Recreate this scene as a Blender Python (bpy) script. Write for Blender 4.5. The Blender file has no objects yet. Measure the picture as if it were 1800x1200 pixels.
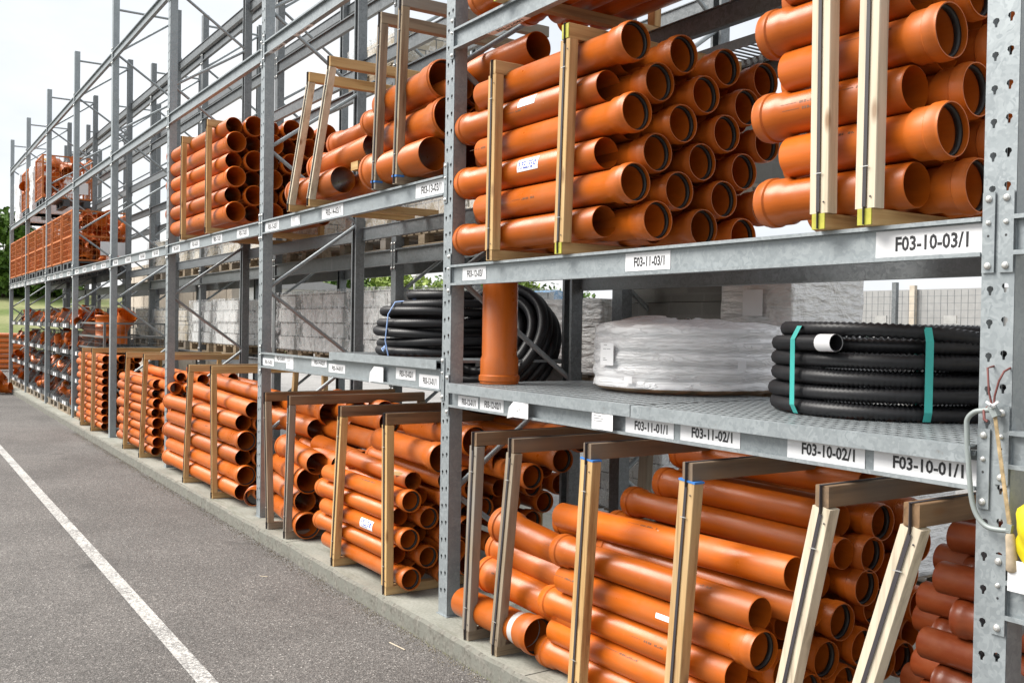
import bpy, bmesh, math, random
from mathutils import Vector, Matrix, noise
random.seed(7)
S = bpy.context.scene
COL = S.collection

# ---------------------------------------------------------------- camera
cam = bpy.data.cameras.new('camera'); camo = bpy.data.objects.new('camera', cam); COL.objects.link(camo)
cam.sensor_width = 36; cam.lens = 1691.8 / 1800 * 36; cam.clip_start = .05; cam.clip_end = 600
Rv = Vector((.5469, .8371, .0155)); Fv = Vector((-.8368, .5472, -.0156))
Rv = (Rv - Fv * Rv.dot(Fv)).normalized(); Uv = Rv.cross(Fv)
m = Matrix.Identity(4)
for i in range(3):
    m[i][0] = Rv[i]; m[i][1] = Uv[i]; m[i][2] = -Fv[i]
m.translation = Vector((1.54, -2.742, 1.69)); camo.matrix_world = m
S.camera = camo

# ---------------------------------------------------------------- world, sun, exposure
EL, AZ = math.radians(48), math.radians(-125)      # sun behind the camera, over the aisle
w = bpy.data.worlds.new('World'); S.world = w; w.use_nodes = True
nt = w.node_tree; nt.nodes.clear()
out = nt.nodes.new('ShaderNodeOutputWorld'); bg = nt.nodes.new('ShaderNodeBackground')
sky = nt.nodes.new('ShaderNodeTexSky'); sky.sky_type = 'NISHITA'; sky.sun_disc = False
sky.sun_elevation = EL; sky.sun_rotation = math.pi / 2 - AZ
sky.dust_density = 4
tc = nt.nodes.new('ShaderNodeTexCoord'); mp = nt.nodes.new('ShaderNodeMapping'); mp.inputs['Scale'].default_value = (1, 1, 2.6)
ns = nt.nodes.new('ShaderNodeTexNoise'); ns.inputs['Scale'].default_value = 2.2; ns.inputs['Detail'].default_value = 7; ns.inputs['Roughness'].default_value = .55
cr = nt.nodes.new('ShaderNodeValToRGB')
cr.color_ramp.elements[0].position = .34; cr.color_ramp.elements[0].color = (.74, .80, .88, 1)
cr.color_ramp.elements[1].position = .60; cr.color_ramp.elements[1].color = (1.0, 1.0, 1.0, 1)
mul = nt.nodes.new('ShaderNodeVectorMath'); mul.operation = 'SCALE'; mul.inputs['Scale'].default_value = .09
mx = nt.nodes.new('ShaderNodeMixRGB'); mx.inputs['Fac'].default_value = .88
nt.links.new(tc.outputs['Generated'], mp.inputs[0]); nt.links.new(mp.outputs[0], ns.inputs['Vector'])
nt.links.new(ns.outputs[0], cr.inputs[0]); nt.links.new(sky.outputs[0], mul.inputs[0])
nt.links.new(mul.outputs[0], mx.inputs[1]); nt.links.new(cr.outputs[0], mx.inputs[2])
nt.links.new(mx.outputs[0], bg.inputs[0]); nt.links.new(bg.outputs[0], out.inputs[0])
bg.inputs['Strength'].default_value = .70
sun = bpy.data.lights.new('sun', 'SUN'); sun.energy = 4.0; sun.angle = math.radians(38); sun.color = (1, .96, .9)
suno = bpy.data.objects.new('sun', sun); COL.objects.link(suno)
sd = Vector((math.cos(AZ) * math.cos(EL), math.sin(AZ) * math.cos(EL), math.sin(EL)))
suno.rotation_euler = sd.to_track_quat('Z', 'Y').to_euler()
vs = S.view_settings
vs.view_transform = 'Standard'; vs.look = 'None'; vs.gamma = 1; vs.use_curve_mapping = False; vs.exposure = .80

# ---------------------------------------------------------------- materials
class MT:
    def __init__(s, name, rough=.5, metal=0, spec=.5):
        s.m = bpy.data.materials.new(name); s.m.use_nodes = True; s.t = s.m.node_tree
        s.b = s.t.nodes['Principled BSDF']; s.b.inputs['Roughness'].default_value = rough
        s.b.inputs['Metallic'].default_value = metal; s.b.inputs['Specular IOR Level'].default_value = spec
    def n(s, k, **kw):
        x = s.t.nodes.new(k)
        for a, v in kw.items():
            if a in x.inputs.keys(): x.inputs[a].default_value = v
            else: setattr(x, a, v)
        return x
    def l(s, a, b): s.t.links.new(a, b)
    def coords(s, scale=(1, 1, 1), kind='Object'):
        c = s.n('ShaderNodeTexCoord'); p = s.n('ShaderNodeMapping'); p.inputs['Scale'].default_value = scale
        s.l(c.outputs[kind], p.inputs[0]); return p.outputs[0]
    def noise(s, co, sc, det=4, rough=.5):
        x = s.n('ShaderNodeTexNoise'); x.inputs['Scale'].default_value = sc; x.inputs['Detail'].default_value = det; x.inputs['Roughness'].default_value = rough
        s.l(co, x.inputs['Vector']); return x.outputs[0]
    def vor(s, co, sc, feature='F1', outp=0):
        x = s.n('ShaderNodeTexVoronoi'); x.feature = feature; x.inputs['Scale'].default_value = sc
        s.l(co, x.inputs['Vector']); return x.outputs[outp]
    def ramp(s, f, stops):
        r = s.n('ShaderNodeValToRGB'); e = r.color_ramp.elements
        while len(e) < len(stops): e.new(.5)
        for k, (p, c) in enumerate(stops):
            e[k].position = p; e[k].color = (c[0], c[1], c[2], 1) if not isinstance(c, (int, float)) else (c, c, c, 1)
        s.l(f, r.inputs[0]); return r.outputs[0]
    def mix(s, f, a, b, kind='MIX'):
        x = s.n('ShaderNodeMixRGB'); x.blend_type = kind
        for k, v in ((0, f), (1, a), (2, b)):
            if isinstance(v, (int, float)): x.inputs[k].default_value = v if k == 0 else (v, v, v, 1)
            elif isinstance(v, tuple): x.inputs[k].default_value = (*v, 1)
            else: s.l(v, x.inputs[k])
        return x.outputs[0]
    def col(s, o): s.l(o, s.b.inputs['Base Color']); return s
    def bump(s, h, st=.3, d=.01):
        x = s.n('ShaderNodeBump'); x.inputs['Strength'].default_value = st; x.inputs['Distance'].default_value = d
        s.l(h, x.inputs['Height']); s.l(x.outputs[0], s.b.inputs['Normal']); return s
    def rnd(s): return s.n('ShaderNodeObjectInfo').outputs['Random']

def flat(name, c, rough=.5, metal=0, spec=.5, var=.12, sc=9):
    a = MT(name, rough, metal, spec); co = a.coords()
    n = a.noise(co, sc, 5)
    a.col(a.ramp(n, [(.3, tuple(v * (1 - var) for v in c)), (.7, tuple(min(1, v * (1 + var)) for v in c))]))
    return a.m

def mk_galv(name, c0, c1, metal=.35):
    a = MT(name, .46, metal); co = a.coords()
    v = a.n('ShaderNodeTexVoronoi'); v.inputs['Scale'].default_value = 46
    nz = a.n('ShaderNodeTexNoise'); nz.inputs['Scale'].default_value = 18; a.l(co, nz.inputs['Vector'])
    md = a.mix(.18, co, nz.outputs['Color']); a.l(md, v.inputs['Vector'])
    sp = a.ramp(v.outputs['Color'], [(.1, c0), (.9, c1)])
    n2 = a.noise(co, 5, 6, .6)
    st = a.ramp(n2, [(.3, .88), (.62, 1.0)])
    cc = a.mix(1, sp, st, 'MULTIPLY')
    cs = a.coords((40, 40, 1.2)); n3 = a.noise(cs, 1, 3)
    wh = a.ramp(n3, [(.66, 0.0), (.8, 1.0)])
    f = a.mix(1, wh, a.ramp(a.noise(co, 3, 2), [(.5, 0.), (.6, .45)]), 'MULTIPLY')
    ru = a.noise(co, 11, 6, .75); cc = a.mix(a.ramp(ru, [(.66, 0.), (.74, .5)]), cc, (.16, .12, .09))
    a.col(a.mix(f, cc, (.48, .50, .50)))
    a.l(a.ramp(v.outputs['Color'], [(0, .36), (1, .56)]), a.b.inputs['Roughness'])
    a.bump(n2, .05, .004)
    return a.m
M = {}
M['galv'] = mk_galv('galvanised_steel', (.265, .295, .310), (.345, .378, .392))
M['galv_dark'] = mk_galv('shaded_galvanised_steel', (.14, .153, .16), (.22, .236, .245))  # darker copy of galv; backlit shade of rear steel put into the colour
M['bolt'] = flat('zinc_bolt', (.6, .6, .58), .35, .6)

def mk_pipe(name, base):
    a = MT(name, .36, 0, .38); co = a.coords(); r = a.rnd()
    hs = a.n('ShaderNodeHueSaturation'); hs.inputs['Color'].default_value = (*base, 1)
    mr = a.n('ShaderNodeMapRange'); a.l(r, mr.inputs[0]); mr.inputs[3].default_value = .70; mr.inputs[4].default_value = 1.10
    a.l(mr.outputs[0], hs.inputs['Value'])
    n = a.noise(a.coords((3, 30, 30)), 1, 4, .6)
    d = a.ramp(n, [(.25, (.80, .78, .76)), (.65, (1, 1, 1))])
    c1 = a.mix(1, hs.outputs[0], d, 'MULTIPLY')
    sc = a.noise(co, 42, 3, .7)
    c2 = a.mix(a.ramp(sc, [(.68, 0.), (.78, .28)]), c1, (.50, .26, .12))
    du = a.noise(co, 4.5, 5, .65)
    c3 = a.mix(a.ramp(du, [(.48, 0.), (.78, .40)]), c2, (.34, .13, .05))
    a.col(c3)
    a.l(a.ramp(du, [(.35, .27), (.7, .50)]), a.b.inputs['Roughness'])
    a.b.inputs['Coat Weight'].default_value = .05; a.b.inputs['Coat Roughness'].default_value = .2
    return a.m
M['pipe'] = mk_pipe('orange_pvc', (.56, .125, .009))
M['pipe_shaded'] = mk_pipe('shaded_orange_pvc', (.235, .046, .012))  # darkened copy of the orange pipe; shade is put into the base colour
M['rubber'] = flat('black_rubber', (.02, .02, .02), .5)

def mk_wood(name, ax, c0, c1, grey=(.36, .33, .28), gm_=.3):
    a = MT(name, .72, 0, .25)
    s = [26, 26, 26]; s[ax] = 1.3
    co = a.coords(tuple(s)); r = a.rnd()
    off = a.n('ShaderNodeVectorMath'); off.operation = 'ADD'
    cb = a.n('ShaderNodeCombineXYZ'); m7 = a.n('ShaderNodeMath', operation='MULTIPLY'); a.l(r, m7.inputs[0]); m7.inputs[1].default_value = 37
    for k in range(3): a.l(m7.outputs[0], cb.inputs[k])
    a.l(co, off.inputs[0]); a.l(cb.outputs[0], off.inputs[1])
    n = a.noise(off.outputs[0], 1, 6, .62)
    c = a.ramp(n, [(.30, tuple(x * .75 for x in c0)), (.46, tuple((x + y) / 2 for x, y in zip(c0, c1))), (.66, c1)])
    s2 = [9, 9, 9]; s2[ax] = 3
    kn = a.vor(a.coords(tuple(s2)), 1.0)
    c = a.mix(a.ramp(kn, [(.05, .75), (.15, 0.)]), c, (.20, .09, .03))
    g = a.n('ShaderNodeMath', operation='MULTIPLY'); a.l(r, g.inputs[0]); g.inputs[1].default_value = gm_
    gn = a.noise(a.coords(), 3, 3); gm = a.mix(1, a.ramp(gn, [(.35, .2), (.65, 1.0)]), g.outputs[0], 'MULTIPLY')
    c = a.mix(gm, c, grey)
    a.col(c); a.bump(n, .25, .003)
    return a.m
for k, ax in (('x', 0), ('y', 1), ('z', 2)):
    M['wood_' + k] = mk_wood('pine_' + k, ax, (.36, .185, .055), (.60, .405, .18))
    M['oldwood_' + k] = mk_wood('weathered_pine_' + k, ax, (.17, .11, .06), (.34, .27, .18), (.25, .235, .215), .95)
M['brown_y'] = mk_wood('brown_aged_shaded_pine_y', 1, (.13, .070, .032), (.28, .165, .080), (.17, .15, .125), .8)  # aged brown pine, tone also lowered to paint in shade on top bars
M['palewood_z'] = mk_wood('pale_pine_z', 2, (.50, .41, .29), (.68, .60, .46), (.52, .49, .44))
M['strap'] = flat('dark_strap', (.045, .04, .045), .45)
M['wire'] = flat('wire', (.6, .6, .58), .4, .7)

a = MT('concrete_slab', .85); co = a.coords()
n1 = a.noise(co, 1.3, 6, .6); n2 = a.noise(co, 60, 4, .7)
c = a.ramp(n1, [(.3, (.19, .19, .16)), (.55, (.29, .29, .25)), (.75, (.37, .365, .325))])
c = a.mix(1, c, a.ramp(n2, [(.3, .78), (.6, 1.06)]), 'MULTIPLY')
st = a.noise(a.coords((.5, 2.2, 1)), 3.1, 6, .75); c = a.mix(a.ramp(st, [(.50, 0.), (.68, .62)]), c, (.10, .105, .07))
a.col(c); a.bump(a.mix(.5, n2, n1), .4, .006); M['concrete'] = a.m
a = MT('worn_concrete_edge', .9); co = a.coords()
v = a.vor(co, 60, 'F1', 1); n2 = a.noise(co, 14, 5)
c = a.mix(a.ramp(n2, [(.4, 0.), (.6, 1.)]), a.ramp(v, [(0, (.08, .075, .06)), (1, (.24, .23, .20))]), (.17, .17, .145))
a.col(c); a.bump(v, .8, .006); M['edge'] = a.m
a = MT('damp_joint', .9); a.b.inputs['Base Color'].default_value = (.045, .043, .035, 1); M['joint'] = a.m

a = MT('asphalt', .82, 0, .4); co = a.coords()
v = a.n('ShaderNodeTexVoronoi'); v.inputs['Scale'].default_value = 118; a.l(co, v.inputs['Vector'])
n1 = a.noise(co, .7, 5, .6); n2 = a.noise(co, 260, 2)
g = a.ramp(v.outputs['Color'], [(0, (.075, .071, .068)), (.5, (.150, .143, .138)), (.80, (.205, .197, .190)), (.92, (.40, .385, .37)), (1, (.54, .53, .51))])
g = a.mix(1, g, a.ramp(n1, [(.3, .72), (.7, 1.18)]), 'MULTIPLY')
g = a.mix(1, (1.0, .975, .95), g, 'MULTIPLY')
g = a.mix(1, g, a.ramp(n2, [(.3, .72), (.7, 1.22)]), 'MULTIPLY')
g = a.mix(a.ramp(v.outputs['Distance'], [(.45, 0.), (.75, .6)]), g, (.03, .028, .027))
st_ = a.noise(a.coords((.25, 1.4, 1)), 1.6, 6, .7)
g = a.mix(a.ramp(st_, [(.54, 0.), (.72, .35)]), g, (.06, .057, .055))
gr_ = a.noise(co, 7, 5, .75)
oil = a.noise(a.coords((1, 1, 1)), 1.9, 3, .5); g = a.mix(a.ramp(oil, [(.66, 0.), (.74, .45)]), g, (.045, .042, .04))
gr_ = gr_
g = a.mix(a.ramp(gr_, [(.60, 0.), (.72, .35)]), g, (.19, .18, .165))
a.col(g); a.bump(v.outputs['Distance'], .8, .005); M['asphalt'] = a.m

a = MT('worn_white_paint', .7); co = a.coords()
v = a.n('ShaderNodeTexVoronoi'); v.inputs['Scale'].default_value = 120; a.l(co, v.inputs['Vector'])
n1 = a.noise(co, 30, 6, .75); n4 = a.noise(co, 3, 3, .6)
f = a.mix(.35, n1, v.outputs['Color'])
nn = a.mix(.3, f, n4)
c = a.mix(a.ramp(nn, [(.42, 1.), (.57, 0.)]), (.55, .54, .515), (.17, .165, .16))
a.col(c); a.bump(v.outputs['Distance'], .6, .004); M['paint'] = a.m

a = MT('light_stone_yard', .85); co = a.coords()
v = a.vor(co, 55, 'F1', 1); c = a.ramp(v, [(0, (.20, .195, .19)), (.6, (.30, .29, .28)), (1, (.42, .41, .39))])
n1 = a.noise(co, 1.1, 5, .6); c = a.mix(1, c, a.ramp(n1, [(.3, .78), (.7, 1.1)]), 'MULTIPLY')
a.col(c); a.bump(v, .5, .005); M['yard'] = a.m
a = MT('meadow_grass', .9, 0, .1); co = a.coords(); n1 = a.noise(co, .15, 5); n2 = a.noise(co, 3, 5, .7)
c = a.ramp(n1, [(.35, (.12, .16, .05)), (.65, (.26, .26, .13))]); c = a.mix(1, c, a.ramp(n2, [(.3, .7), (.7, 1.2)]), 'MULTIPLY'); a.col(c); M['grass'] = a.m

def mk_block(name, c0, c1, bw=.32, bh=.16, mort=(.16, .155, .15), msize=.007):
    a = MT(name, .85); co = a.coords()
    # brick pattern on whichever vertical face: X or Y along, Z up
    geo = a.n('ShaderNodeNewGeometry'); sp = a.n('ShaderNodeSeparateXYZ'); a.l(geo.outputs['Normal'], sp.inputs[0])
    sc = a.n('ShaderNodeSeparateXYZ'); a.l(co, sc.inputs[0])
    ab = a.n('ShaderNodeMath', operation='ABSOLUTE'); a.l(sp.outputs[0], ab.inputs[0])
    gt = a.n('ShaderNodeMath', operation='GREATER_THAN'); a.l(ab.outputs[0], gt.inputs[0]); gt.inputs[1].default_value = .5
    mxf = a.n('ShaderNodeMix'); a.l(gt.outputs[0], mxf.inputs[0]); a.l(sc.outputs[0], mxf.inputs[2]); a.l(sc.outputs[1], mxf.inputs[3])
    cb = a.n('ShaderNodeCombineXYZ'); a.l(mxf.outputs[0], cb.inputs[0]); a.l(sc.outputs[2], cb.inputs[1])
    br = a.n('ShaderNodeTexBrick'); a.l(cb.outputs[0], br.inputs['Vector'])
    br.inputs['Scale'].default_value = 1; br.inputs['Brick Width'].default_value = bw; br.inputs['Row Height'].default_value = bh
    br.inputs['Mortar Size'].default_value = msize; br.inputs['Color1'].default_value = (*c0, 1); br.inputs['Color2'].default_value = (*c1, 1)
    br.inputs['Mortar'].default_value = (*mort, 1); br.inputs['Mortar Smooth'].default_value = .3
    n = a.noise(co, 30, 5, .7)
    a.col(a.mix(1, br.outputs[0], a.ramp(n, [(.3, .92), (.7, 1.05)]), 'MULTIPLY'))
    a.bump(a.mix(.85, n, br.outputs['Fac']), -.3, .008)
    return a.m
M['block_grey'] = mk_block('grey_concrete_blocks', (.60, .60, .59), (.70, .70, .69))
M['block_dark'] = mk_block('dark_concrete_blocks', (.13, .13, .12), (.18, .18, .165), .30, .14)
M['block_tan'] = mk_block('tan_stone_blocks', (.50, .43, .33), (.62, .56, .46), .24, .13)

def mk_film(name, base, alpha, rough=.22):
    a = MT(name, rough, 0, .7); co = a.coords()
    d = a.noise(co, 3.2, 3, .5)
    ds = a.n('ShaderNodeMixRGB'); ds.inputs[0].default_value = .35; a.l(co, ds.inputs[1])
    nz = a.n('ShaderNodeTexNoise'); nz.inputs['Scale'].default_value = 5; a.l(co, nz.inputs['Vector']); a.l(nz.outputs['Color'], ds.inputs[2])
    v = a.noise(ds.outputs[0], 9, 5, .6)
    rg = a.ramp(v, [(.42, 0.), (.5, 1.), (.58, 0.)])
    hgt = a.mix(.5, v, rg)
    a.b.inputs['Base Color'].default_value = (*base, 1)
    a.bump(hgt, .25, .02)
    tr = a.n('ShaderNodeBsdfTransparent'); tr.inputs[0].default_value = (.95, .96, .96, 1)
    ms = a.n('ShaderNodeMixShader'); o = a.t.nodes['Material Output']
    f = a.ramp(hgt, [(.2, alpha - .16), (.8, min(1, alpha + .3))])
    a.l(f, ms.inputs[0]); a.l(tr.outputs[0], ms.inputs[1]); a.l(a.b.outputs[0], ms.inputs[2]); a.l(ms.outputs[0], o.inputs[0])
    return a.m
M['film'] = mk_film('clear_shrink_film', (.90, .91, .91), .20)
a = MT('silver_shrink_film', .22, .0, .8); co = a.coords((1, 1, 1)); wv = a.n('ShaderNodeTexNoise'); wv.inputs['Scale'].default_value = 4; wv.inputs['Detail'].default_value = 3; wv.inputs['Distortion'].default_value = 2.2; a.l(co, wv.inputs['Vector'])
w2 = a.noise(a.coords((3, 3, 14)), 2.2, 3, .5); a.col(a.ramp(wv.outputs[0], [(.3, (.66, .66, .655)), (.7, (.80, .80, .79))])); a.bump(a.mix(.5, wv.outputs[0], w2), .9, .07); M['film_heavy'] = a.m
a = MT('white_film', .36, 0, .5); co = a.coords((1, 1, 2)); n = a.noise(co, 9, 6, .65); n2 = a.noise(co, 2.5, 4)
a.col(a.mix(a.ramp(n2, [(.5, 0.), (.8, .5)]), (.80, .80, .81), (.66, .655, .64))); wr = a.n('ShaderNodeTexNoise'); wr.inputs['Scale'].default_value = 3.5; wr.inputs['Detail'].default_value = 4; wr.inputs['Distortion'].default_value = 1.6; a.l(a.coords((1.0, 1.0, 9)), wr.inputs['Vector'])
rd = a.ramp(wr.outputs[0], [(.44, 0.), (.5, 1.), (.56, 0.)])
a.bump(a.mix(.4, n, rd), .75, .012); a.b.inputs['Roughness'].default_value = .27; M['white_film'] = a.m
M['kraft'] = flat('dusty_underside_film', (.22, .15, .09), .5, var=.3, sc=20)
M['tube'] = flat('black_corrugated_plastic', (.016, .016, .018), .42, 0, .4, .2, 40)
M['teal'] = flat('turquoise_strap', (.05, .42, .38), .4)
M['blue_tie'] = flat('blue_string', (.28, .42, .72), .6)
M['label'] = flat('white_label', (.78, .78, .79), .45, var=.04, sc=5)
M['ink'] = flat('black_print', (.02, .02, .022), .5)
M['ink_soft'] = flat('faded_print', (.16, .07, .03), .6)
M['blue_ink'] = flat('blue_print', (.03, .07, .42), .5)
M['silver'] = flat('glossy_silver_band', (.55, .52, .5), .3)
M['yellow_paint'] = flat('yellow_paint_end', (.42, .40, .05), .6, var=.2, sc=30)
M['blue_paint'] = flat('blue_paint_end', (.04, .18, .5), .6)
M['yellow'] = flat('yellow_plastic', (.62, .52, .015), .4, var=.08)
M['crate'] = flat('rusty_orange_mesh', (.46, .14, .03), .6, var=.3, sc=12)
M['crate_panel'] = flat('orange_crate_mesh_fill', (.46, .15, .04), .6, var=.3, sc=25)
M['binwire'] = flat('grey_wire', (.16, .17, .17), .5, .4)
M['bintray'] = flat('dark_grey_tray', (.07, .075, .08), .5, .2)
M['cord'] = flat('brown_cord', (.13, .035, .03), .6)
M['sawframe'] = flat('grey_saw_paint', (.25, .28, .275), .45, .1)
M['blade'] = flat('worn_saw_blade', (.42, .31, .17), .45, .3, var=.4, sc=40)
M['handle'] = flat('worn_wood_handle', (.42, .34, .24), .7, var=.25, sc=30)
M['cream'] = flat('cream_panel', (.50, .44, .36), .8)
M['wall'] = flat('pale_wall_panel', (.31, .31, .305), .8, var=.08)
M['green_bar'] = flat('dull_green_pipe', (.12, .2, .17), .5)
M['roofred'] = flat('blue_grey_roof', (.12, .25, .42), .6)
M['bldg'] = flat('white_building', (.68, .68, .66), .7)
M['bark'] = flat('bark', (.10, .07, .045), .9)
a = MT('leaves', .6, 0, .3); r = a.noise(a.coords(), 1.2, 4)
a.col(a.ramp(r, [(.3, (.035, .075, .012)), (.55, (.09, .17, .025)), (.75, (.16, .25, .05))])); a.b.inputs['Subsurface Weight'].default_value = 0
M['leaf'] = a.m
a = MT('pale_leaves', .6, 0, .3); r = a.noise(a.coords(), 1.2, 4)
a.col(a.ramp(r, [(.3, (.13, .20, .03)), (.75, (.34, .42, .10))])); M['leaf2'] = a.m

# ---------------------------------------------------------------- mesh helpers
class MB:
    def __init__(s): s.v = []; s.f = []; s.mi = []; s.sm = []
    def add(s, vs_, fs, mi=0, smooth=False):
        o = len(s.v); s.v += [tuple(v) for v in vs_]
        for f in fs: s.f.append(tuple(o + i for i in f)); s.mi.append(mi); s.sm.append(smooth)
        return s
    def box(s, a, b, mi=0):
        (x0, y0, z0), (x1, y1, z1) = a, b
        return s.add([(x0, y0, z0), (x1, y0, z0), (x1, y1, z0), (x0, y1, z0), (x0, y0, z1), (x1, y0, z1), (x1, y1, z1), (x0, y1, z1)],
                     [(0, 3, 2, 1), (4, 5, 6, 7), (0, 1, 5, 4), (1, 2, 6, 5), (2, 3, 7, 6), (3, 0, 4, 7)], mi)
    def bar(s, p, q, wx, wy, up=(0, 0, 1), mi=0, bev=0):
        p, q = Vector(p), Vector(q); d = (q - p).normalized(); u = Vector(up)
        if abs(d.dot(u)) > .95: u = Vector((1, 0, 0))
        x = d.cross(u).normalized(); y = x.cross(d).normalized()
        if bev:
            pr = [(-1, -1 + bev), (-1 + bev, -1), (1 - bev, -1), (1, -1 + bev), (1, 1 - bev), (1 - bev, 1), (-1 + bev, 1), (-1, 1 - bev)]
        else: pr = [(-1, -1), (1, -1), (1, 1), (-1, 1)]
        n = len(pr)
        vv = [c + x * (a * wx / 2) + y * (b * wy / 2) for c in (p, q) for a, b in pr]
        fs = [(i, (i + 1) % n, n + (i + 1) % n, n + i) for i in range(n)] + [tuple(range(n))[::-1], tuple(range(n, 2 * n))]
        return s.add(vv, fs, mi)
    def tube(s, pts, r, seg=8, mi=0, caps=True, closed=False):
        pts = [Vector(p) for p in pts]; n = len(pts); rings = []
        up = None
        for i, p in enumerate(pts):
            a = pts[(i - 1) % n] if (closed or i > 0) else p; b = pts[(i + 1) % n] if (closed or i < n - 1) else p
            d = (b - a).normalized()
            if up is None: up = Vector((0, 0, 1)) if abs(d.z) < .9 else Vector((1, 0, 0))
            x = d.cross(up).normalized(); y = x.cross(d).normalized(); up = y
            rr = r[i] if isinstance(r, (list, tuple)) else r
            rings.append([p + (x * math.cos(t) + y * math.sin(t)) * rr for t in [2 * math.pi * k / seg for k in range(seg)]])
        vv = [v for rg in rings for v in rg]; fs = []
        for i in range(n if closed else n - 1):
            j = (i + 1) % n
            for k in range(seg):
                k2 = (k + 1) % seg; fs.append((i * seg + k, i * seg + k2, j * seg + k2, j * seg + k))
        s.add(vv, fs, mi, True)
        if caps and not closed:
            s.add(rings[0], [tuple(range(seg))[::-1]], mi); s.add(rings[-1], [tuple(range(seg))], mi)
        return s
    def lathe(s, prof, seg=32, axis='x', mi=0, o=(0, 0, 0), closed=True, smooth=True):
        vv = []; n = len(prof)
        for a, r in prof:
            for k in range(seg):
                t = 2 * math.pi * k / seg; c, d = r * math.cos(t), r * math.sin(t)
                v = {'x': (a, c, d), 'y': (d, a, c), 'z': (c, d, a)}[axis]
                vv.append((v[0] + o[0], v[1] + o[1], v[2] + o[2]))
        fs = []
        for i in range(n if closed else n - 1):
            j = (i + 1) % n
            for k in range(seg):
                k2 = (k + 1) % seg; fs.append((i * seg + k, i * seg + k2, j * seg + k2, j * seg + k))
        return s.add(vv, fs, mi, smooth)
    def mesh(s, name, mats):
        me = bpy.data.meshes.new(name); me.from_pydata(s.v, [], s.f)
        for mt in (mats if isinstance(mats, (list, tuple)) else [mats]): me.materials.append(mt)
        me.polygons.foreach_set('material_index', s.mi); me.polygons.foreach_set('use_smooth', s.sm)
        me.update()
        return me
    def obj(s, name, mats, parent=None, loc=None, sharp=None):
        me = s.mesh(name, mats)
        if sharp: me.set_sharp_from_angle(angle=math.radians(sharp))
        return link(name, me, parent, loc)
def link(name, me, parent=None, loc=None):
    o = bpy.data.objects.new(name, me); COL.objects.link(o)
    if parent: o.parent = parent
    if loc is not None: o.location = loc
    return o
def tag(o, label=None, cat=None, group=None, kind=None):
    if label: o['label'] = label
    if cat: o['category'] = cat
    if group: o['group'] = group
    if kind: o['kind'] = kind
    return o
def thing(name, label, cat, loc=(0, 0, 0), rot=None, group=None):
    o = bpy.data.objects.new(name, None); COL.objects.link(o); o.location = loc; o.empty_display_size = .1
    if rot: o.rotation_euler = rot
    return tag(o, label, cat, group)
ORD = ['zeroth', 'first', 'second', 'third', 'fourth', 'fifth', 'sixth', 'seventh', 'eighth', 'ninth', 'tenth', 'eleventh', 'twelfth', 'thirteenth']

# text -> triangle mesh data in the XY plane, lower-left anchored, scaled to a width
_txt = {}
def text_geo(s, width, height, bold=.0):
    key = (s, bold)
    if key not in _txt:
        c = bpy.data.curves.new('t', 'FONT'); c.body = s; c.size = 1; c.offset = bold; c.resolution_u = 2
        o = bpy.data.objects.new('t', c); COL.objects.link(o)
        bpy.context.view_layer.update()
        dg = bpy.context.evaluated_depsgraph_get(); me = o.evaluated_get(dg).to_mesh()
        vv = [(v.co.x, v.co.y) for v in me.vertices]; ff = [tuple(p.vertices) for p in me.polygons]
        o.evaluated_get(dg).to_mesh_clear(); COL.objects.unlink(o); bpy.data.objects.remove(o); bpy.data.curves.remove(c)
        _txt[key] = (vv, ff)
    vv, ff = _txt[key]
    x0 = min(v[0] for v in vv); x1 = max(v[0] for v in vv); y0 = min(v[1] for v in vv); y1 = max(v[1] for v in vv)
    return [((v[0] - x0) / (x1 - x0) * width, (v[1] - y0) / (y1 - y0) * height) for v in vv], ff

# ---------------------------------------------------------------- setting
def sheet(name, x0, y0, x1, y1, z, mat, kind='structure'):
    return tag(MB().add([(x0, y0, 0), (x1, y0, 0), (x1, y1, 0), (x0, y1, 0)], [(0, 1, 2, 3)]).obj(name, mat, None, (0, 0, z)), kind=kind)
sheet('ground', -300, -250, 200, 300, -.112, M['grass'])
sheet('road', -27.6, -40, 30, 60, -.104, M['asphalt'])
sheet('road_far_end', -60, -40, -27.6, 12, -.104, M['asphalt'])
sheet('yard_pavement', -60, 2.35, 30, 46, -.098, M['yard'])
tag(MB().add([(-40, 0, 0), (20, 0, 0), (20, .092, 0), (-40, .092, 0)], [(0, 1, 2, 3)]).obj('road_marking', M['paint'], None, (0, -1.43, -.0995)), kind='structure')
# slab with a slightly broken front edge
b = MB(); xs = [-27.2 + .12 * k for k in range(286)]
edge = [-.15 + .016 * noise.noise((x * 1.7, 3, 0)) + .016 * noise.noise((x * 7, 1, 0)) - .0 for x in xs]
drop = [.006 + .012 * abs(noise.noise((x * 6, 7, 0))) for x in xs]
vv = []
for x, e, d in zip(xs, edge, drop): vv += [(x, 2.34, 0), (x, e + .022, 0), (x, e, -d - .006), (x, e - .004, -.115)]
fs = []; fe = []
for i in range(len(xs) - 1):
    o = i * 4
    fs += [(o, o + 1, o + 5, o + 4)]; fe += [(o + 1, o + 2, o + 6, o + 5), (o + 2, o + 3, o + 7, o + 6)]
b.add(vv, fs, 0); b.f += [tuple(f) for f in fe]; b.mi += [1] * len(fe); b.sm += [False] * len(fe)
b.box((-27.21, -.14, -.115), (-27.2, 2.34, -.001))
tag(b.obj('concrete_slab', [M['concrete'], M['edge']]), kind='structure')
b = MB()
for k in range(9):
    x = -26 + 3.3 * k + .6; b.box((x, -.128, -.0005), (x + .007, 2.3, .0012))
    tag(b.obj('slab_joint', M['joint']), kind='structure'); b = MB()
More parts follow.
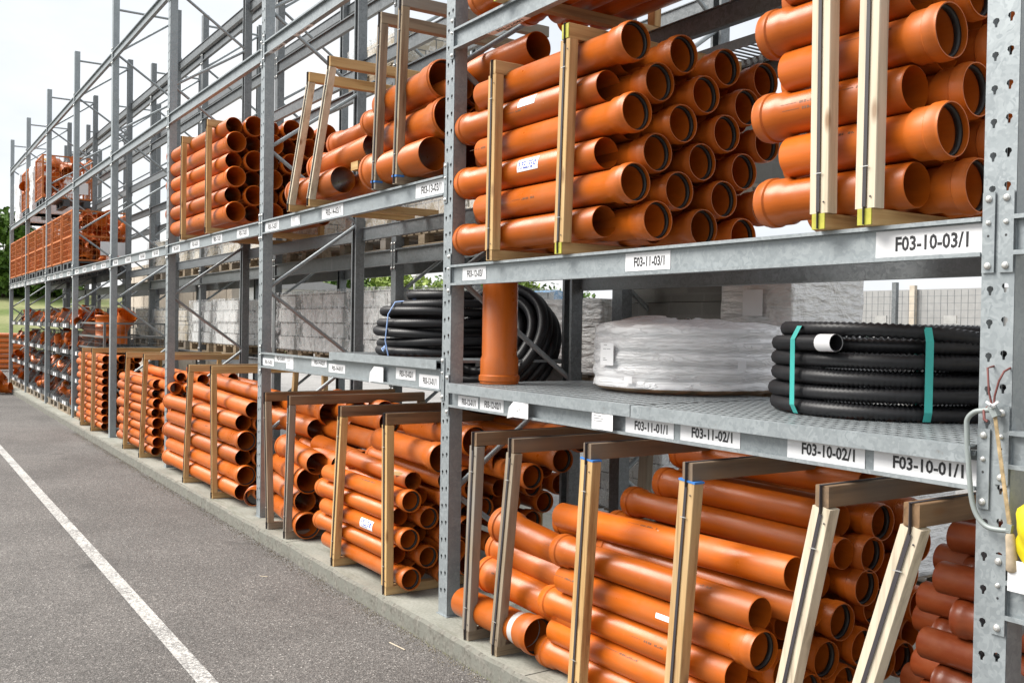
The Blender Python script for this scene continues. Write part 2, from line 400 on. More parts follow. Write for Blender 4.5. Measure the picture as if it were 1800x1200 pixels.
# grit and weeds along the kerb foot
b = MB()
for k in range(4200):
    x = random.uniform(-15, 1.2); y = -.16 - abs(random.gauss(0, .05)); z = -.103; r = random.uniform(.002, .006)
    b.add([(x - r, y, z), (x + r, y - r, z), (x, y + r, z), (x, y, z + r)], [(0, 1, 3), (1, 2, 3), (2, 0, 3)])
tag(b.obj('kerb_grit', flat('grit', (.33, .29, .22), .9, var=.4, sc=60)), kind='stuff', label='loose grit and dry bits along the foot of the concrete kerb')
b = MB()
for k in range(900):
    x = random.uniform(-12, 0.5) if random.random() < .5 else random.gauss(-2.6, .8); y = -.158 - abs(random.gauss(0, .01)); h = random.uniform(.006, .022)
    dx, dy = random.uniform(-.01, .01), random.uniform(-.012, .004)
    b.add([(x - .001, y, -.103), (x + .001, y, -.103), (x + dx, y + dy, -.103 + h)], [(0, 1, 2)])
tag(b.obj('kerb_weeds', flat('dry_weeds', (.22, .23, .09), .9, var=.3)), kind='stuff', label='short dry weeds in the crack beside the kerb')

# ---------------------------------------------------------------- racks
B = 3.3; W = .1
def upright_mesh(H, holes, face_dir=-1, depth=.085):
    """face in plane y=0 looking to face_dir, x in [-W,0]; C section behind it"""
    b = MB(); s = -face_dir
    def sb(x0, y0, z0, x1, y1, z1): b.box((x0, min(y0 * s, y1 * s), z0), (x1, max(y0 * s, y1 * s), z1))
    sb(-W, .003, 0, -W + .003, depth, H); sb(-.003, .003, 0, 0, depth, H)
    sb(-W + .003, depth - .003, 0, -W + .022, depth, H); sb(-.022, depth - .003, 0, -.003, depth, H)
    sb(-W - .012, -.008, 0, .012, depth + .02, .006)
    if not holes: sb(-W, 0, .006, 0, .003, H); return b
    # face with keyhole slots, two columns, pitch .0985 ; built from strips of cells
    ph = .0985; k = int(H / ph); cols = [(-W, -W / 2, -.073), (-W / 2, 0, -.027)]
    kh = [(0, .0135), (.0085, .010), (.0105, .002), (.0045, -.006), (.0035, -.0145), (-.0035, -.0145), (-.0045, -.006), (-.0105, .002), (-.0085, .010)]
    for (xa, xb, cx) in cols:
        for i in range(k):
            z0 = i * ph; z1 = z0 + ph; cz = z0 + ph * .5 + (.004 if cx > -.05 else -.004)
            if i < 1: b.add([(xa, 0, z0 + .006), (xb, 0, z0 + .006), (xb, 0, z1), (xa, 0, z1)], [(0, 1, 2, 3)]); continue
            inn = [(cx + p[0], cz + p[1]) for p in kh]
            outr = [(cx, z1), (xb, z1), (xb, cz), (xb, z0), (cx + .004, z0), (cx - .004, z0), (xa, z0), (xa, cz), (xa, z1)]
            vv = [(x, 0, z) for x, z in outr] + [(x, 0, z) for x, z in inn] + [(x, s * .003, z) for x, z in inn]
            n = 9
            fs = [(j, (j + 1) % n, n + (j + 1) % n, n + j) for j in range(n)] + [(n + j, n + (j + 1) % n, 2 * n + (j + 1) % n, 2 * n + j) for j in range(n)]
            b.add(vv, fs)
        zt = k * ph
        if zt < H: b.add([(xa, 0, zt), (xb, 0, zt), (xb, 0, H), (xa, 0, H)], [(0, 1, 2, 3)])
    return b
def beam_mesh(x0, x1, zb, h, out=-1, web=.018):
    b = MB(); t = .007; s = out
    def sb(y0, z0, y1, z1): b.box((x0, min(y0 * s, y1 * s), z0), (x1, max(y0 * s, y1 * s), z1))
    sb(-.03, zb, .012, zb + t); sb(-.03, zb + h - t, .012, zb + h)          # flanges stand proud to the front
    sb(-web, zb + t, -web + .006, zb + h - t)
    sb(.006, zb + t, .012, zb + t + .006); sb(.006, zb + h - t - .006, .012, zb + h - t)
    return b
def connector_mesh(x0, x1, zb, h, out=-1):
    b = MB(); s = out
    z0, z1 = zb - .05, zb + h + .07
    b.box((x0, min(.0035 * s, .0075 * s), z0), (x1, max(.0035 * s, .0075 * s), z1))
    for z, r in ((z1 - .02, .0085), (zb + h - .02, .006), (z0 + .02, .0085)):
        c = (x0 + x1) / 2
        prof = [(.0078, r * 1.25), (.010, r * 1.25), (.010, r), (.015, r * .92), (.0158, r * .5)]
        b.lathe([(p[0] * s, p[1]) for p in prof] + [(.0160 * s, .0005)], 12, 'y', 1, (c, 0, z), closed=False)
    b.lathe([(.0077 * s, .004), (.0079 * s, .0005)], 8, 'y', 2, ((x0 + x1) / 2, 0, zb + h * .5), closed=False)
    return b
def label_mesh(txt, w_, h_, ink=.68, x_off=.20, curl=False):
    """plate in XZ plane facing -Y, lower left at origin; text to the right of a blank square"""
    b = MB()
    if curl: b.add([(0, -.009, -.01), (w_ * .25, 0, 0), (w_, 0, 0), (w_, 0, h_), (w_ * .3, 0, h_), (.02, -.012, h_ * .55)], [(0, 1, 2, 3, 4, 5)])
    else: b.box((0, -.0012, 0), (w_, 0, h_))
    if txt:
        tv, tf = text_geo(txt, w_ * ink, h_ * .55, .028)
        b.add([(x + w_ * x_off, -.0018, y + h_ * .22) for x, y in tv], tf, 1)
    else:
        for k in range(5): b.add([(w_ * .1, -.0018, h_ * (.85 - .12 * k)), (w_ * random.uniform(.4, .7), -.0018, h_ * (.85 - .12 * k)), (w_ * .5, -.0018, h_ * (.85 - .12 * k) + .0025), (w_ * .1, -.0018, h_ * (.85 - .12 * k) + .0025)], [(0, 1, 2, 3)], 1)
    return b

def build_rack(root, yf, yr, nmin, nmax, H, levels, hole_to, front_nodes, rear_nodes, matf, matr):
    """levels: {bay: [(zbottom,height),...]}"""
    beams = {}
    mesh_f = {}
    for n in range(nmin, nmax + 1):
        for side, y, dirn in (('f', yf, -1), ('r', yr, 1)):
            key = (side, n <= hole_to)
            if key not in mesh_f: mesh_f[key] = upright_mesh(H, n <= hole_to and n < 4, dirn).mesh('upright', matf if side == 'f' else matr)
            o = link('upright', mesh_f[key], root, (-B * n, y, 0))
        # bracing
        bm_ = []
        zf, zr = front_nodes, rear_nodes
        segs = []
        for k in range(len(zf)):
            segs.append(((yf + .05, zf[k]), (yr - .05, zr[k])))
            if k + 1 < len(zr): segs.append(((yf + .05, zf[k]), (yr - .05, zr[k + 1])))
        segs.append(((yf + .05, zr[-1]), (yr - .05, zr[-1]))); segs.append(((yf + .05, .12), (yr - .05, .12)))
        for k, (p, q) in enumerate(segs):
            bb = MB(); bb.tube([(-B * n - .045, p[0], p[1]), (-B * n - .045, q[0], q[1])], .0165, 10)
            bb.tube([(-B * n - .07, p[0] + .005, p[1]), (-B * n - .02, p[0] + .005, p[1])], .011, 8)
            bb.obj('brace', M['galv'], root)
    for bay, lv in levels.items():
        xa, xb = -B * (bay + 1), -B * bay - W
        for (zb, h) in lv:
            for y, s, mt in ((yf, -1, matf), (yr, 1, matr)):
                o = beam_mesh(xa, xb, zb, h, s).obj('beam', mt, root, (0, y, 0))
                if y == yf: beams[(bay, zb)] = o
                for x in ((xa - .041, xa - .003), (xb + .003, xb + .041)):
                    connector_mesh(x[0], x[1], zb, h, s).obj('connector', [mt, M['bolt'], M['ink']], o)
    return beams
rackA = thing('pallet_rack', 'long galvanised pallet rack along the kerb, holding the orange pipe bundles', 'rack', (0, 0, 0))
LV = {-1: [(1.30, .11), (1.92, .117), (.86, .115)], 0: [(1.222, .117), (1.92, .117), (3.272, .117)], 1: [(1.304, .13), (2.45, .117), (3.985, .117), (5.41, .12)]}
for k in range(2, 8): LV[k] = [(2.45, .117), (3.945, .117), (5.41, .12)]
FN = [.72, 1.98, 3.2, 4.4, 5.52]; RN = [.10, 1.36, 2.6, 3.8, 4.95, 6.15]
_lv = dict(LV); m1 = _lv.pop(-1)
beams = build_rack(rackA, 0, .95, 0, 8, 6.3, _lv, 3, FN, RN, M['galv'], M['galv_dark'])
# the next bay to the right of the near upright, only its first stretch
for zb, h in m1:
    for y, s in ((0, -1), (.95, 1)):
        o = beam_mesh(0, 1.6, zb, h, s).obj('beam', M['galv'], rackA, (0, y, 0))
        if s < 0: connector_mesh(-.046, -.002, zb, h, s).obj('connector', [M['galv'], M['bolt'], M['ink']], o)
rackB = thing('pallet_rack', 'second galvanised rack standing behind the pipe rack, loaded with wrapped blocks', 'rack')
LB = {0: [(1.10, .12), (3.05, .11)], 1: [(1.12, .12), (2.25, .15), (3.95, .12)]}
for k in range(2, 8): LB[k] = [(1.12, .12), (2.25, .15), (3.6 if k > 2 else 3.95, .12), (4.72, .14), (5.6, .12)]
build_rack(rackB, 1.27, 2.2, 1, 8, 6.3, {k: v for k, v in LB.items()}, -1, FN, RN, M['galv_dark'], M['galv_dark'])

# labels on the beams
def put_label(bay, zb, x, z, wdt, h, txt, y=-.0185, **kw):
    o = label_mesh(txt, wdt, h, **kw).obj('location_label', [M['label'], M['ink']], beams[(bay, zb)], (x, y, z))
    return o
yb = .0108
put_label(0, 1.92, -.475, 1.932, .37, .088, 'F03-10-03/1', y=yb)
put_label(0, 1.92, -1.76, 1.940, .29, .078, 'F03-11-03/1', y=yb)
put_label(0, 1.92, -3.19, 1.945, .25, .072, 'F03-12-03/', y=yb)
L1 = beams[(0, 1.222)]
put_label(0, 1.222, -.465, 1.232, .36, .078, 'F03-10-01/1', y=.0108)
put_label(0, 1.222, -.83, 1.232, .33, .080, 'F03-10-02/1', y=.0108)
put_label(0, 1.222, -1.39, 1.234, .33, .078, 'F03-11-02/1', y=.0108)
put_label(0, 1.222, -1.74, 1.230, .31, .076, 'F03-11-01/1', y=.0108)
put_label(0, 1.222, -1.93, 1.232, .15, .098, '', y=-.030)
put_label(0, 1.222, -2.63, 1.226, .18, .085, '', y=-.030, curl=True)
put_label(0, 1.222, -2.98, 1.230, .24, .070, 'F03-12-02/1', y=.0108)
put_label(0, 1.222, -3.22, 1.228, .22, .066, 'F03-12-01/1', y=.0108)
put_label(1, 1.304, -3.70, 1.315, .25, .076, 'F03-13-01/1', y=yb)
put_label(1, 1.304, -4.02, 1.345, .27, .072, 'F03-13-02/1', y=yb)
put_label(1, 1.304, -4.36, 1.312, .2, .10, '', y=-.013, curl=True)
put_label(1, 1.304, -5.13, 1.335, .30, .062, 'F03-14-01/1', y=yb)
put_label(1, 1.304, -5.47, 1.365, .30, .06, 'F03-14-02/1', y=yb)
put_label(1, 1.304, -6.02, 1.32, .16, .10, '', y=yb)
put_label(1, 1.304, -6.30, 1.365, .28, .06, 'F03-15-01/1', y=yb)
put_label(1, 1.304, -6.60, 1.325, .28, .06, 'F03-15-02/1', y=yb)
put_label(1, 2.45, -3.78, 2.465, .37, .09, 'F03-13-03/1', y=yb)
put_label(1, 2.45, -5.30, 2.465, .40, .09, 'F03-14-03/1', y=yb)
put_label(1, 2.45, -5.95, 2.465, .2, .08, '', y=yb)
put_label(1, 2.45, -6.57, 2.46, .34, .085, 'F03-15-03/1', y=yb)
k = 16
for bay in range(2, 8):
    for i in range(4):
        put_label(bay, 2.45, -B * (bay + 1) + .12 + i * .8 + random.uniform(-.05, .05), 2.462, .34, .085, 'F03-%d-0%d/1' % (k, 3), y=yb)
        k += 1 if i % 2 else 0
o = put_label(0, 3.272, -2.93, 3.2705, .36, .04, 'F03-12-04/1', y=.03); o.rotation_euler = (math.pi / 2, 0, 0)
for x in (-6.5, -5.9, -4.5): o = put_label(1, 3.985, x, 3.9835, .36, .04, 'F03-15-04/1', y=.03); o.rotation_euler = (math.pi / 2, 0, 0)
o = label_mesh('F03', .34, .09, .3).obj('location_label', [M['label'], M['ink']], rackA, (.02, -.034, .955))

# steel shelf decks (real open grid)
def deck(name, label, x0, x1, y0, y1, z, rib, cross, rw=.006, cw=.01, th=.0025):
    t = thing(name, label, 'shelf deck', (x0, y0, z), None, 'galvanised grating decks on the lower shelf')
    b = MB(); w_, d_ = x1 - x0, y1 - y0
    n = int(w_ / rib)
    for i in range(n + 1):
        x = w_ * i / n; b.box((max(0, x - rw), .002, -th), (min(w_, x + rw), d_ - .002, 0))
    n = int(d_ / cross)
    for i in range(1, n):
        y = d_ * i / n; b.box((0, y - cw, -th + .0005), (w_, y + cw, -.0005))
    b.obj('grating', M['galv'], t)
    f = MB(); f.box((0, -.028, -.052), (w_, -.024, .0)); f.box((0, -.024, -.004), (w_, .012, .001)); f.obj('edge_profile', M['galv'], t)
    MB().box((0, d_ - .001, -.03), (w_, d_ + .003, .001)).obj('rear_edge', M['galv'], t)
    return t
deck('grating_deck', 'grey steel grating deck under the upright orange pipe, coarse ribs', -3.29, -1.662, -.006, .94, 1.358, .046, .085, .0075, .022, .002)
deck('grating_deck', 'grey steel grating deck carrying the white wrapped coil and turquoise strapped coil', -1.656, -.105, -.006, .94, 1.356, .042, .062, .0075, .019, .002)
deck('grating_deck', 'short grey grating deck under the blue tied black coil', -5.02, -3.41, -.006, .94, 1.484, .05, .30, .011, .02, .016)
deck('grating_deck', 'grating strip bridging the two racks high on the right', -3.25, -.1, .97, 1.26, 3.19, .045, .25, .009, .02, .004)

# ---------------------------------------------------------------- pipes
def pipe_profile(L, r, bell, t=.0045, k=1.16):
    rb = r * k; h = L / 2; bl = min(.14, r * 1.45)
    if bell:
        out_ = [(-h, r - .003), (-h + .005, r), (h - bl - .02, r), (h - bl, rb * .985), (h - .052, rb * .985), (h - .046, rb * 1.055), (h - .018, rb * 1.055), (h - .011, rb), (h, rb * .995)]
        inn = [(h, rb - t * .9), (h - .012, rb - t), (h - .018, rb * 1.03 - t), (h - .046, rb * 1.03 - t), (h - .052, rb - t * 1.2), (h - bl, rb - t * 1.2), (h - bl - .02, r - t), (-h, r - t)]
    else:
        out_ = [(-h, r - .003), (-h + .005, r), (h - .005, r), (h, r - .002)]; inn = [(h, r - t), (-h, r - t)]
    return out_ + inn, rb
_pm = {}
def pipe_mesh(L, r, bell, seg, mat, k=1.16):
    key = (round(L, 2), round(r, 3), bell, seg, mat, k)
    if key not in _pm:
        prof, rb = pipe_profile(L, r, bell, k=k)
        b = MB(); b.lathe(prof, seg, 'x')
        me = b.mesh('pipe', M[mat]); me.set_sharp_from_angle(angle=math.radians(38))
        sr = None
        if bell:
            s_ = MB(); h = L / 2; ri = rb - .005
            s_.lathe([(h - .020, ri + .001), (h - .024, ri - .0055), (h - .034, ri - .008), (h - .044, ri - .0035), (h - .045, ri + .001)], seg, 'x')
            sr = s_.mesh('seal_ring', M['rubber'])
        _pm[key] = (me, sr)
    return _pm[key]
NP = [0]
def pipe(label, R_, Lf, r, bell='r', group='orange drain pipes', near=True, mat='pipe', spin=None):
    """pipe from left end Lf to right end R_ (3D points); bell 'r','l' or None"""
    R_, Lf = Vector(R_), Vector(Lf); L = (R_ - Lf).length
    seg = 40 if near else 20
    me, sr = pipe_mesh(L, r, bell is not None, seg, mat)
    d = (R_ - Lf) if bell != 'l' else (Lf - R_)
    q = d.to_track_quat('X', 'Z')
    o = link('drain_pipe', me); o.location = (R_ + Lf) / 2
    o.rotation_euler = q.to_euler()
    tag(o, label, 'pipe', group); NP[0] += 1
    if sr and near: link('seal_ring', sr, o)
    return o
def bundle(desc, group, xl, xr, dl, dr, y0, z0, nc, nr, py, pz, r, phase=1, dz=0, near=True, only=None, skip=(), mat='pipe', jit=.004, pos=None):
    """checkerboard stack: socket ends alternate right/left. xl,xr plain ends; dl,dr socket overhang"""
    res = {}
    for i in range(nr):
        for j in range(nc):
            if (i, j) in skip or (only and not only(i, j)): continue
            br = (i + j) % 2 == phase
            rx = xr + (dr if br else 0); lx = xl - (0 if br else dl)
            q = random.Random(hash((desc, i, j)) % 99991 if False else (len(desc) * 977 + i * 31 + j * 7))
            y = y0 + py * j + q.uniform(-jit, jit); z = z0 + pz * i + dz * j + q.uniform(-jit, jit)
            ex = q.uniform(-.012, .012)
            res[(i, j)] = pipe('pipe %s up and %s back in %s' % (ORD[i + 1], ORD[j + 1], desc),
                               (rx + ex, y, z), (lx + ex, y + q.uniform(-jit, jit), z + q.uniform(-jit, jit)), r, 'r' if br else 'l', group, near, mat)
    return res
# wrapped print, band or label on a pipe: theta measured from -Y (towards the aisle) upwards
def wrap_pt(r, x, th): return (x, -r * math.cos(th), r * math.sin(th))
def on_pipe(name, pobj, r, mats, build, flip):
    o = build.obj(name, mats, pobj)
    if flip: o.rotation_euler = (0, 0, 0)
    return o
def band(b, r, x0, x1, t0, t1, mi=0, n=14, off=.0012):
    vv = []
    for k in range(n + 1):
        th = t0 + (t1 - t0) * k / n; vv += [wrap_pt(r + off, x0, th), wrap_pt(r + off, x1, th)]
    b.add(vv, [(2 * k, 2 * k + 1, 2 * k + 3, 2 * k + 2) for k in range(n)], mi, True)
def wtext(b, s, r, x0, w_, t0, h_, mi=1, off=.0022, bold=.01):
    tv, tf = text_geo(s, w_, h_, bold)
    b.add([wrap_pt(r + off, x0 + x, t0 + y / r) for x, y in tv], tf, mi)
def stick(p, build, name, mats):
    """attach in world-aligned axes whatever way the pipe points"""
    o = build.obj(name, mats, p)
    bpy.context.view_layer.update()
    R3 = p.rotation_euler.to_matrix().to_4x4()
    if (R3 @ Vector((1, 0, 0))).x < 0: o.matrix_basis = Matrix.Rotation(math.pi, 4, 'Z') @ Matrix.Identity(4)
    return o
def print_mark(p, r, x, w_, th, seed=0):
    q = random.Random(seed); b = MB(); c = x
    while c < x + w_:
        l = q.uniform(.004, .010); hh = .009 if q.random() < .8 else .004
        band(b, r, c, c + l, th, th + hh / r, 0, 2, .0007); c += l + q.uniform(.002, .005)
        if q.random() < .12: c += .015
    band(b, r, x - .09, x - .012, th + .004 / r, th + .0055 / r, 0, 1, .0007)
    stick(p, b, 'print_mark', [M['ink_soft']])

# ---------------------------------------------------------------- timber frames
def frame(label, xb, xt, z0, zt, yf=-.085, yr=1.02, group=None, pw=.064, old=False, pale=False, ends=None, tip=None, rear=True, bar_w=.055, th=.05, ft=None):
    """rectangle of timbers strapped round a bundle: base bar at z0, post up to zt, top bar on it"""
    t = thing('timber_frame', label, 'timber frame', (xb, yf, z0), None, group or 'timber frames strapped round the pipe bundles')
    wz = M['oldwood_z'] if old else (M['palewood_z'] if pale else M['wood_z'])
    wy = M['oldwood_y'] if old else M['wood_y']
    wt = M['brown_y'] if (z0 < .5 and xb > -7) else wy
    ft = yf if ft is None else ft
    def post(y, yt, name='post'):
        p = Vector((0, y - yf, .055)); q = Vector((xt - xb, yt - yf, zt - z0))
        bb = MB(); wd = pw
        # two boards with a groove between for the strap on the front one
        if name == 'post':
            g = .012
            bb.bar(p + Vector((-wd / 4 - g / 4, 0, 0)), q + Vector((-wd / 4 - g / 4, 0, 0)), wd / 2 - g / 2, th, (0, 1, 0), 0, .12)
            bb.bar(p + Vector((wd / 4 + g / 4, 0, 0)), q + Vector((wd / 4 + g / 4, 0, 0)), wd / 2 - g / 2, th, (0, 1, 0), 0, .12)
            bb.bar(p + Vector((0, .008, 0)), q + Vector((0, .008, 0)), g + .004, th - .014, (0, 1, 0))
        else: bb.bar(p, q, wd, th, (0, 1, 0), 0, .08)
        mats = [wz, M['blue_paint'], M['yellow_paint']]
        if tip == 'blue':
            d = (q - p).normalized(); bb.bar(q - d * .002, q + d * .006, wd + .003, th + .003, (0, 1, 0), 1)
        if tip == 'bluefoot':
            d = (q - p).normalized(); bb.bar(p - d * .012, p, wd + .004, th + .004, (0, 1, 0), 1)
        bb.obj('post', mats, t)
    post(yf, ft)
    if rear: post(yr, yr + .01, 'rear')
    bb = MB(); bb.bar((0, -.022, .0275), (0, yr - yf + .03, .0275), bar_w, .055, (0, 0, 1), 0, .08)
    if ends: bb.bar((0, -.0265, .0275), (0, -.0225, .0275), bar_w - .002, .053, (0, 0, 1), 1)
    bb.obj('base_bar', [wy, M['yellow_paint']], t)
    dx = xt - xb; zz = zt - z0 + .0385
    bb = MB(); bb.bar((dx, ft - yf - .022, zz), (dx, yr - yf + .03, zz), bar_w, .072, (0, 0, 1), 0, .08)
    if ends: bb.bar((dx, ft - yf - .0265, zz), (dx, ft - yf - .0225, zz), bar_w - .002, .068, (0, 0, 1), 1)
    bb.obj('top_bar', [wt, M['yellow_paint']], t)
    s_ = MB(); f0 = -th / 2 - .0025
    pts = [Vector((0, -.028, .002)), Vector((0, f0 - .002, .06)), Vector((dx, ft - yf + f0 - .002, zt - z0 - .02)), Vector((dx, ft - yf - .0285, zz - .02)), Vector((dx, ft - yf - .0285, zz + .038))]
    for a_, c_ in zip(pts[:-1], pts[1:]): s_.bar(a_, c_, .0135, .0022, (0, 1, 0) if (c_ - a_).length > .3 else (1, 0, 0))
    s_.bar((dx, ft - yf - .03, zz + .038), (dx, yr - yf + .03, zz + .038), .0135, .002, (0, 0, 1))
    s_.obj('strap', M['strap'], t)
    s_ = MB()
    for f_ in (.12, .88):
        c_ = pts[1].lerp(pts[2], f_); s_.box((c_.x - .016, c_.y - .004, c_.z), (c_.x + .016, c_.y - .0015, c_.z + .003))
    s_.obj('staple', M['wire'], t)
    nz_ = MB()
    for zf_ in (.03, .97):
        c_ = pts[1].lerp(pts[2], zf_); nz_.lathe([(c_.y + .0018, .0035), (c_.y + .0005, .0032), (c_.y + .0003, .0003)], 8, 'y', 0, (c_.x + pw * .28, 0, c_.z), closed=False)
    nz_.obj('nail_heads', M['strap'], t)
    return t

# ==== bundle A : upper shelf, nearest full bundle
gA = 'orange pipes in the framed bundle on the upper shelf above the white coil'
PA = bundle('the upper framed bundle above the white coil', gA, -3.10, -2.00, .19, .20, .085, 2.192, 7, 6, .142, .1575, .0755, 1, -.008)
frame('weathered left-hand timber frame round the upper bundle above the upright pipe', -2.81, -2.80, 2.038, 3.015, -.03, 1.06, pw=.076)
frame('timber frame with yellow painted ends, round the middle of the upper bundle', -2.18, -2.15, 2.038, 3.045, -.03, 1.06, ends=1, pw=.076)
# ==== bundle B : upper shelf, next to the near upright
gB = 'orange pipes in the framed bundle on the upper shelf beside the near upright'
PB = bundle('the upper framed bundle beside the near upright', gB, -.905, -.385, .11, .125, .09, 2.175, 5, 7, .146, .158, .0765, 1, -.004)
frame('fresh pale timber frame, left of the pair by the near upright, upper shelf', -.655, -.665, 2.038, 3.20, -.035, 1.0, ends=1, pale=True, pw=.078)
frame('fresh pale timber frame, right of the pair by the near upright, upper shelf', -.47, -.465, 2.038, 3.20, -.035, 1.0, ends=1, pale=True, pw=.078)
# ==== bundle C behind-left of A
for k, (y, z, x) in enumerate([(.28, 3.235, -2.86), (.12, 3.10, -3.42), (.56, 3.08, -3.42), (.72, 2.92, -3.45), (.56, 2.85, -3.45)]):
    pipe('orange pipe behind the nearest upper bundle by the second upright, %s of five' % ORD[k + 1], (x, y, z), (x - 1.3, y + .02, z), .085 if k == 0 else .078, 'l', 'orange pipes lying loose beside the big pipes')
# ==== level 3 bundle (seen from below)
PC = bundle('the topmost bundle above the near bay', 'orange pipes of the topmost bundle, seen from below', -3.05, -1.5, .12, .12, .09, 3.53, 6, 2, .15, .16, .0755, 1)
for k, x in enumerate((-2.75, -2.02)):
    frame('%s timber frame under the topmost bundle' % ('left' if k == 0 else 'right'), x, x, 3.39, 3.85, -.04, 1.02, ends=1, tip=None)
for k in range(5):
    pipe('pipe on the topmost shelf at right, %s from the aisle, seen from below' % ORD[k + 1], (-.5, .13 + .18 * k, 3.53), (-1.25, .13 + .18 * k, 3.53), .0765, 'l', 'orange pipes of the topmost right bundle')
frame('timber frame under the topmost right bundle', -.9, -.9, 3.39, 3.75, -.04, 1.02)

# ==== D : big pipes with leaning frames on the upper shelf of the second bay
gD = 'big orange pipes on the upper shelf of the second bay'
def at2(lst):
    for lab, R_, L_, r, bl, g in lst: pipe(lab, R_, L_, r, bl, g)
at2([('big orange pipe lying lowest in the left leaning frames', (-5.07, .078, 2.746), (-5.98, .08, 2.735), .100, 'l', gD),
     ('big orange pipe, second up in the left leaning frames', (-4.72, .17, 2.945), (-5.75, .17, 2.915), .098, 'l', gD),
     ('big orange pipe, third up in the left leaning frames', (-4.55, .26, 3.12), (-5.6, .26, 3.09), .088, 'l', gD),
     ('big orange socket pipe behind the lowest one in the leaning frames', (-4.78, .30, 2.742), (-5.9, .30, 2.742), .092, 'r', gD),
     ('big orange pipe hidden deepest on the shelf behind the leaning frames', (-4.8, .52, 2.76), (-5.9, .52, 2.76), .092, 'r', gD),
     ('lowest of the three big pipes by the second upright', (-3.60, .03, 2.722), (-4.42, .03, 2.71), .104, 'l', gD),
     ('middle one of the three big pipes by the second upright', (-3.49, .09, 2.937), (-4.35, .09, 2.925), .102, 'r', gD),
     ('top one of the three big pipes by the second upright', (-3.52, .065, 3.16), (-4.35, .065, 3.14), .100, 'r', gD),
     ('big pipe behind the lowest of the three by the second upright', (-3.5, .27, 2.73), (-4.4, .27, 2.73), .1, 'r', gD),
     ('big pipe behind the middle one by the second upright', (-3.5, .31, 2.93), (-4.4, .31, 2.93), .1, 'l', gD),
     ('big pipe behind the top one by the second upright', (-3.5, .29, 3.14), (-4.4, .29, 3.14), .1, 'r', gD)])
kwD = dict(old=False, pale=True, rear=False)
frame('leftmost of four pale frames leaning back on the upper shelf', -5.79, -5.40, 2.568, 3.50, -.05, 1.0, **kwD)
frame('second of four pale frames leaning on the upper shelf, counted from left', -5.37, -5.0, 2.568, 3.53, -.05, 1.0, **kwD)
frame('third leaning frame, grey weathered with a blue foot, upper shelf', -4.22, -4.155, 2.568, 3.62, -.05, 1.0, tip='bluefoot', old=True, rear=False)
frame('fourth frame, grey weathered with a blue foot, nearest the second upright', -3.91, -3.855, 2.568, 3.65, -.05, 1.0, tip='bluefoot', old=True, rear=False)
tag(MB().box((-4.98, .10, 2.80), (-4.86, .24, 2.86)).obj('wood_wedge', M['wood_x']), 'small yellow wood wedge between the big pipe ends', 'wedge').rotation_euler = (0, 0, 0)

# ==== E : framed bundle, upper shelf of the third bay
gE = 'orange pipes in the framed bundle on the upper shelf of the third bay'
PE = bundle('the upper bundle framed in fresh yellow timber', gE, -9.97, -7.80, .10, .09, .10, 2.755, 6, 6, .186, .168, .0835, 0, .004, near=False)
frame('left fresh yellow frame on the upper shelf of the third bay', -9.1, -9.1, 2.568, 3.60, -.04, 1.15)
frame('right fresh yellow frame on the upper shelf of the third bay', -8.15, -8.15, 2.568, 3.62, -.04, 1.15)

# ==== G1..G7 : bundles on the slab
g1 = 'thin orange pipes in the farthest framed bundle on the slab'
P1 = bundle('the farthest framed bundle on the slab', g1, -15.8, -13.75, .09, .09, .03, .105, 5, 10, .112, .112, .052, 1, near=False, only=lambda i, j: j < 2 or i > 7 or (i + j) % 2 == 1)
frame('left pale frame of the farthest bundle on the slab', -15.12, -15.05, 0, 1.17, -.06, 1.12)
frame('right pale frame of the farthest bundle on the slab', -14.2, -14.15, 0, 1.19, -.06, 1.12)
g2 = 'thin orange pipes in the second farthest framed bundle on the slab'
P2 = bundle('the second farthest framed bundle on the slab', g2, -12.45, -10.55, .10, .10, .03, .115, 4, 8, .122, .116, .055, 1, near=False, only=lambda i, j: j < 2 or i > 5)
frame('left frame of the second farthest bundle on the slab', -11.85, -11.72, 0, 1.20, -.06, 1.12)
frame('right frame of the second farthest bundle on the slab', -10.9, -10.7, 0, 1.21, -.06, 1.12)
for k, (x, y, z, l, r) in enumerate([(-9.75, .12, 1.05, 2.0, .056), (-9.5, .30, 1.03, 2.0, .056), (-9.6, .40, .92, 2.0, .058), (-9.2, .55, 1.06, 2.2, .05), (-8.4, .62, 1.0, 1.9, .062), (-8.6, .48, .88, 1.9, .058), (-8.3, .78, .90, 1.9, .058), (-9.7, .05, .93, 2.0, .056), (-9.6, .18, .93, 2.0, .056), (-9.7, .08, .80, 2.0, .058), (-9.6, .28, .80, 2.0, .058), (-9.7, .06, .66, 2., .058), (-9.65, .10, .50, 2., .06), (-9.65, .1, .30, 2., .06), (-9.65, .1, .15, 2., .06), (-9.6, .26, .62, 2., .06), (-9.6, .27, .40, 2., .06)]):
    pipe('pipe behind the third far bundle, %s in the untidy layer there' % (ORD[k + 1] if k < 13 else ['fourteenth', 'fifteenth', 'sixteenth', 'seventeenth'][k - 13]), (x, y, z), (x - l, y + .1, z), r, 'r' if k % 2 else 'l', 'loose orange pipes behind the third far bundle', near=False)
g3 = 'orange pipes of the slab bundle beside the third upright'
P3 = bundle('the slab bundle right of the third upright', g3, -9.75, -7.18, .10, .10, .03, .135, 4, 5, .165, .158, .077, 1, near=True, only=lambda i, j: j < 2 or i > 3)
for k, (y, z, x) in enumerate([(.10, .925, -6.95), (.30, 1.02, -6.9)]):
    pipe('orange pipe lying %s on top of the slab bundle right of the third upright' % ('in front' if k == 0 else 'behind'), (x, y - .05, z - .02), (x - 2.4, y + .1, z), .077, 'l', g3)
frame('left frame of the slab bundle right of the third upright', -8.76, -8.6, 0, 1.17, -.075, 1.05)
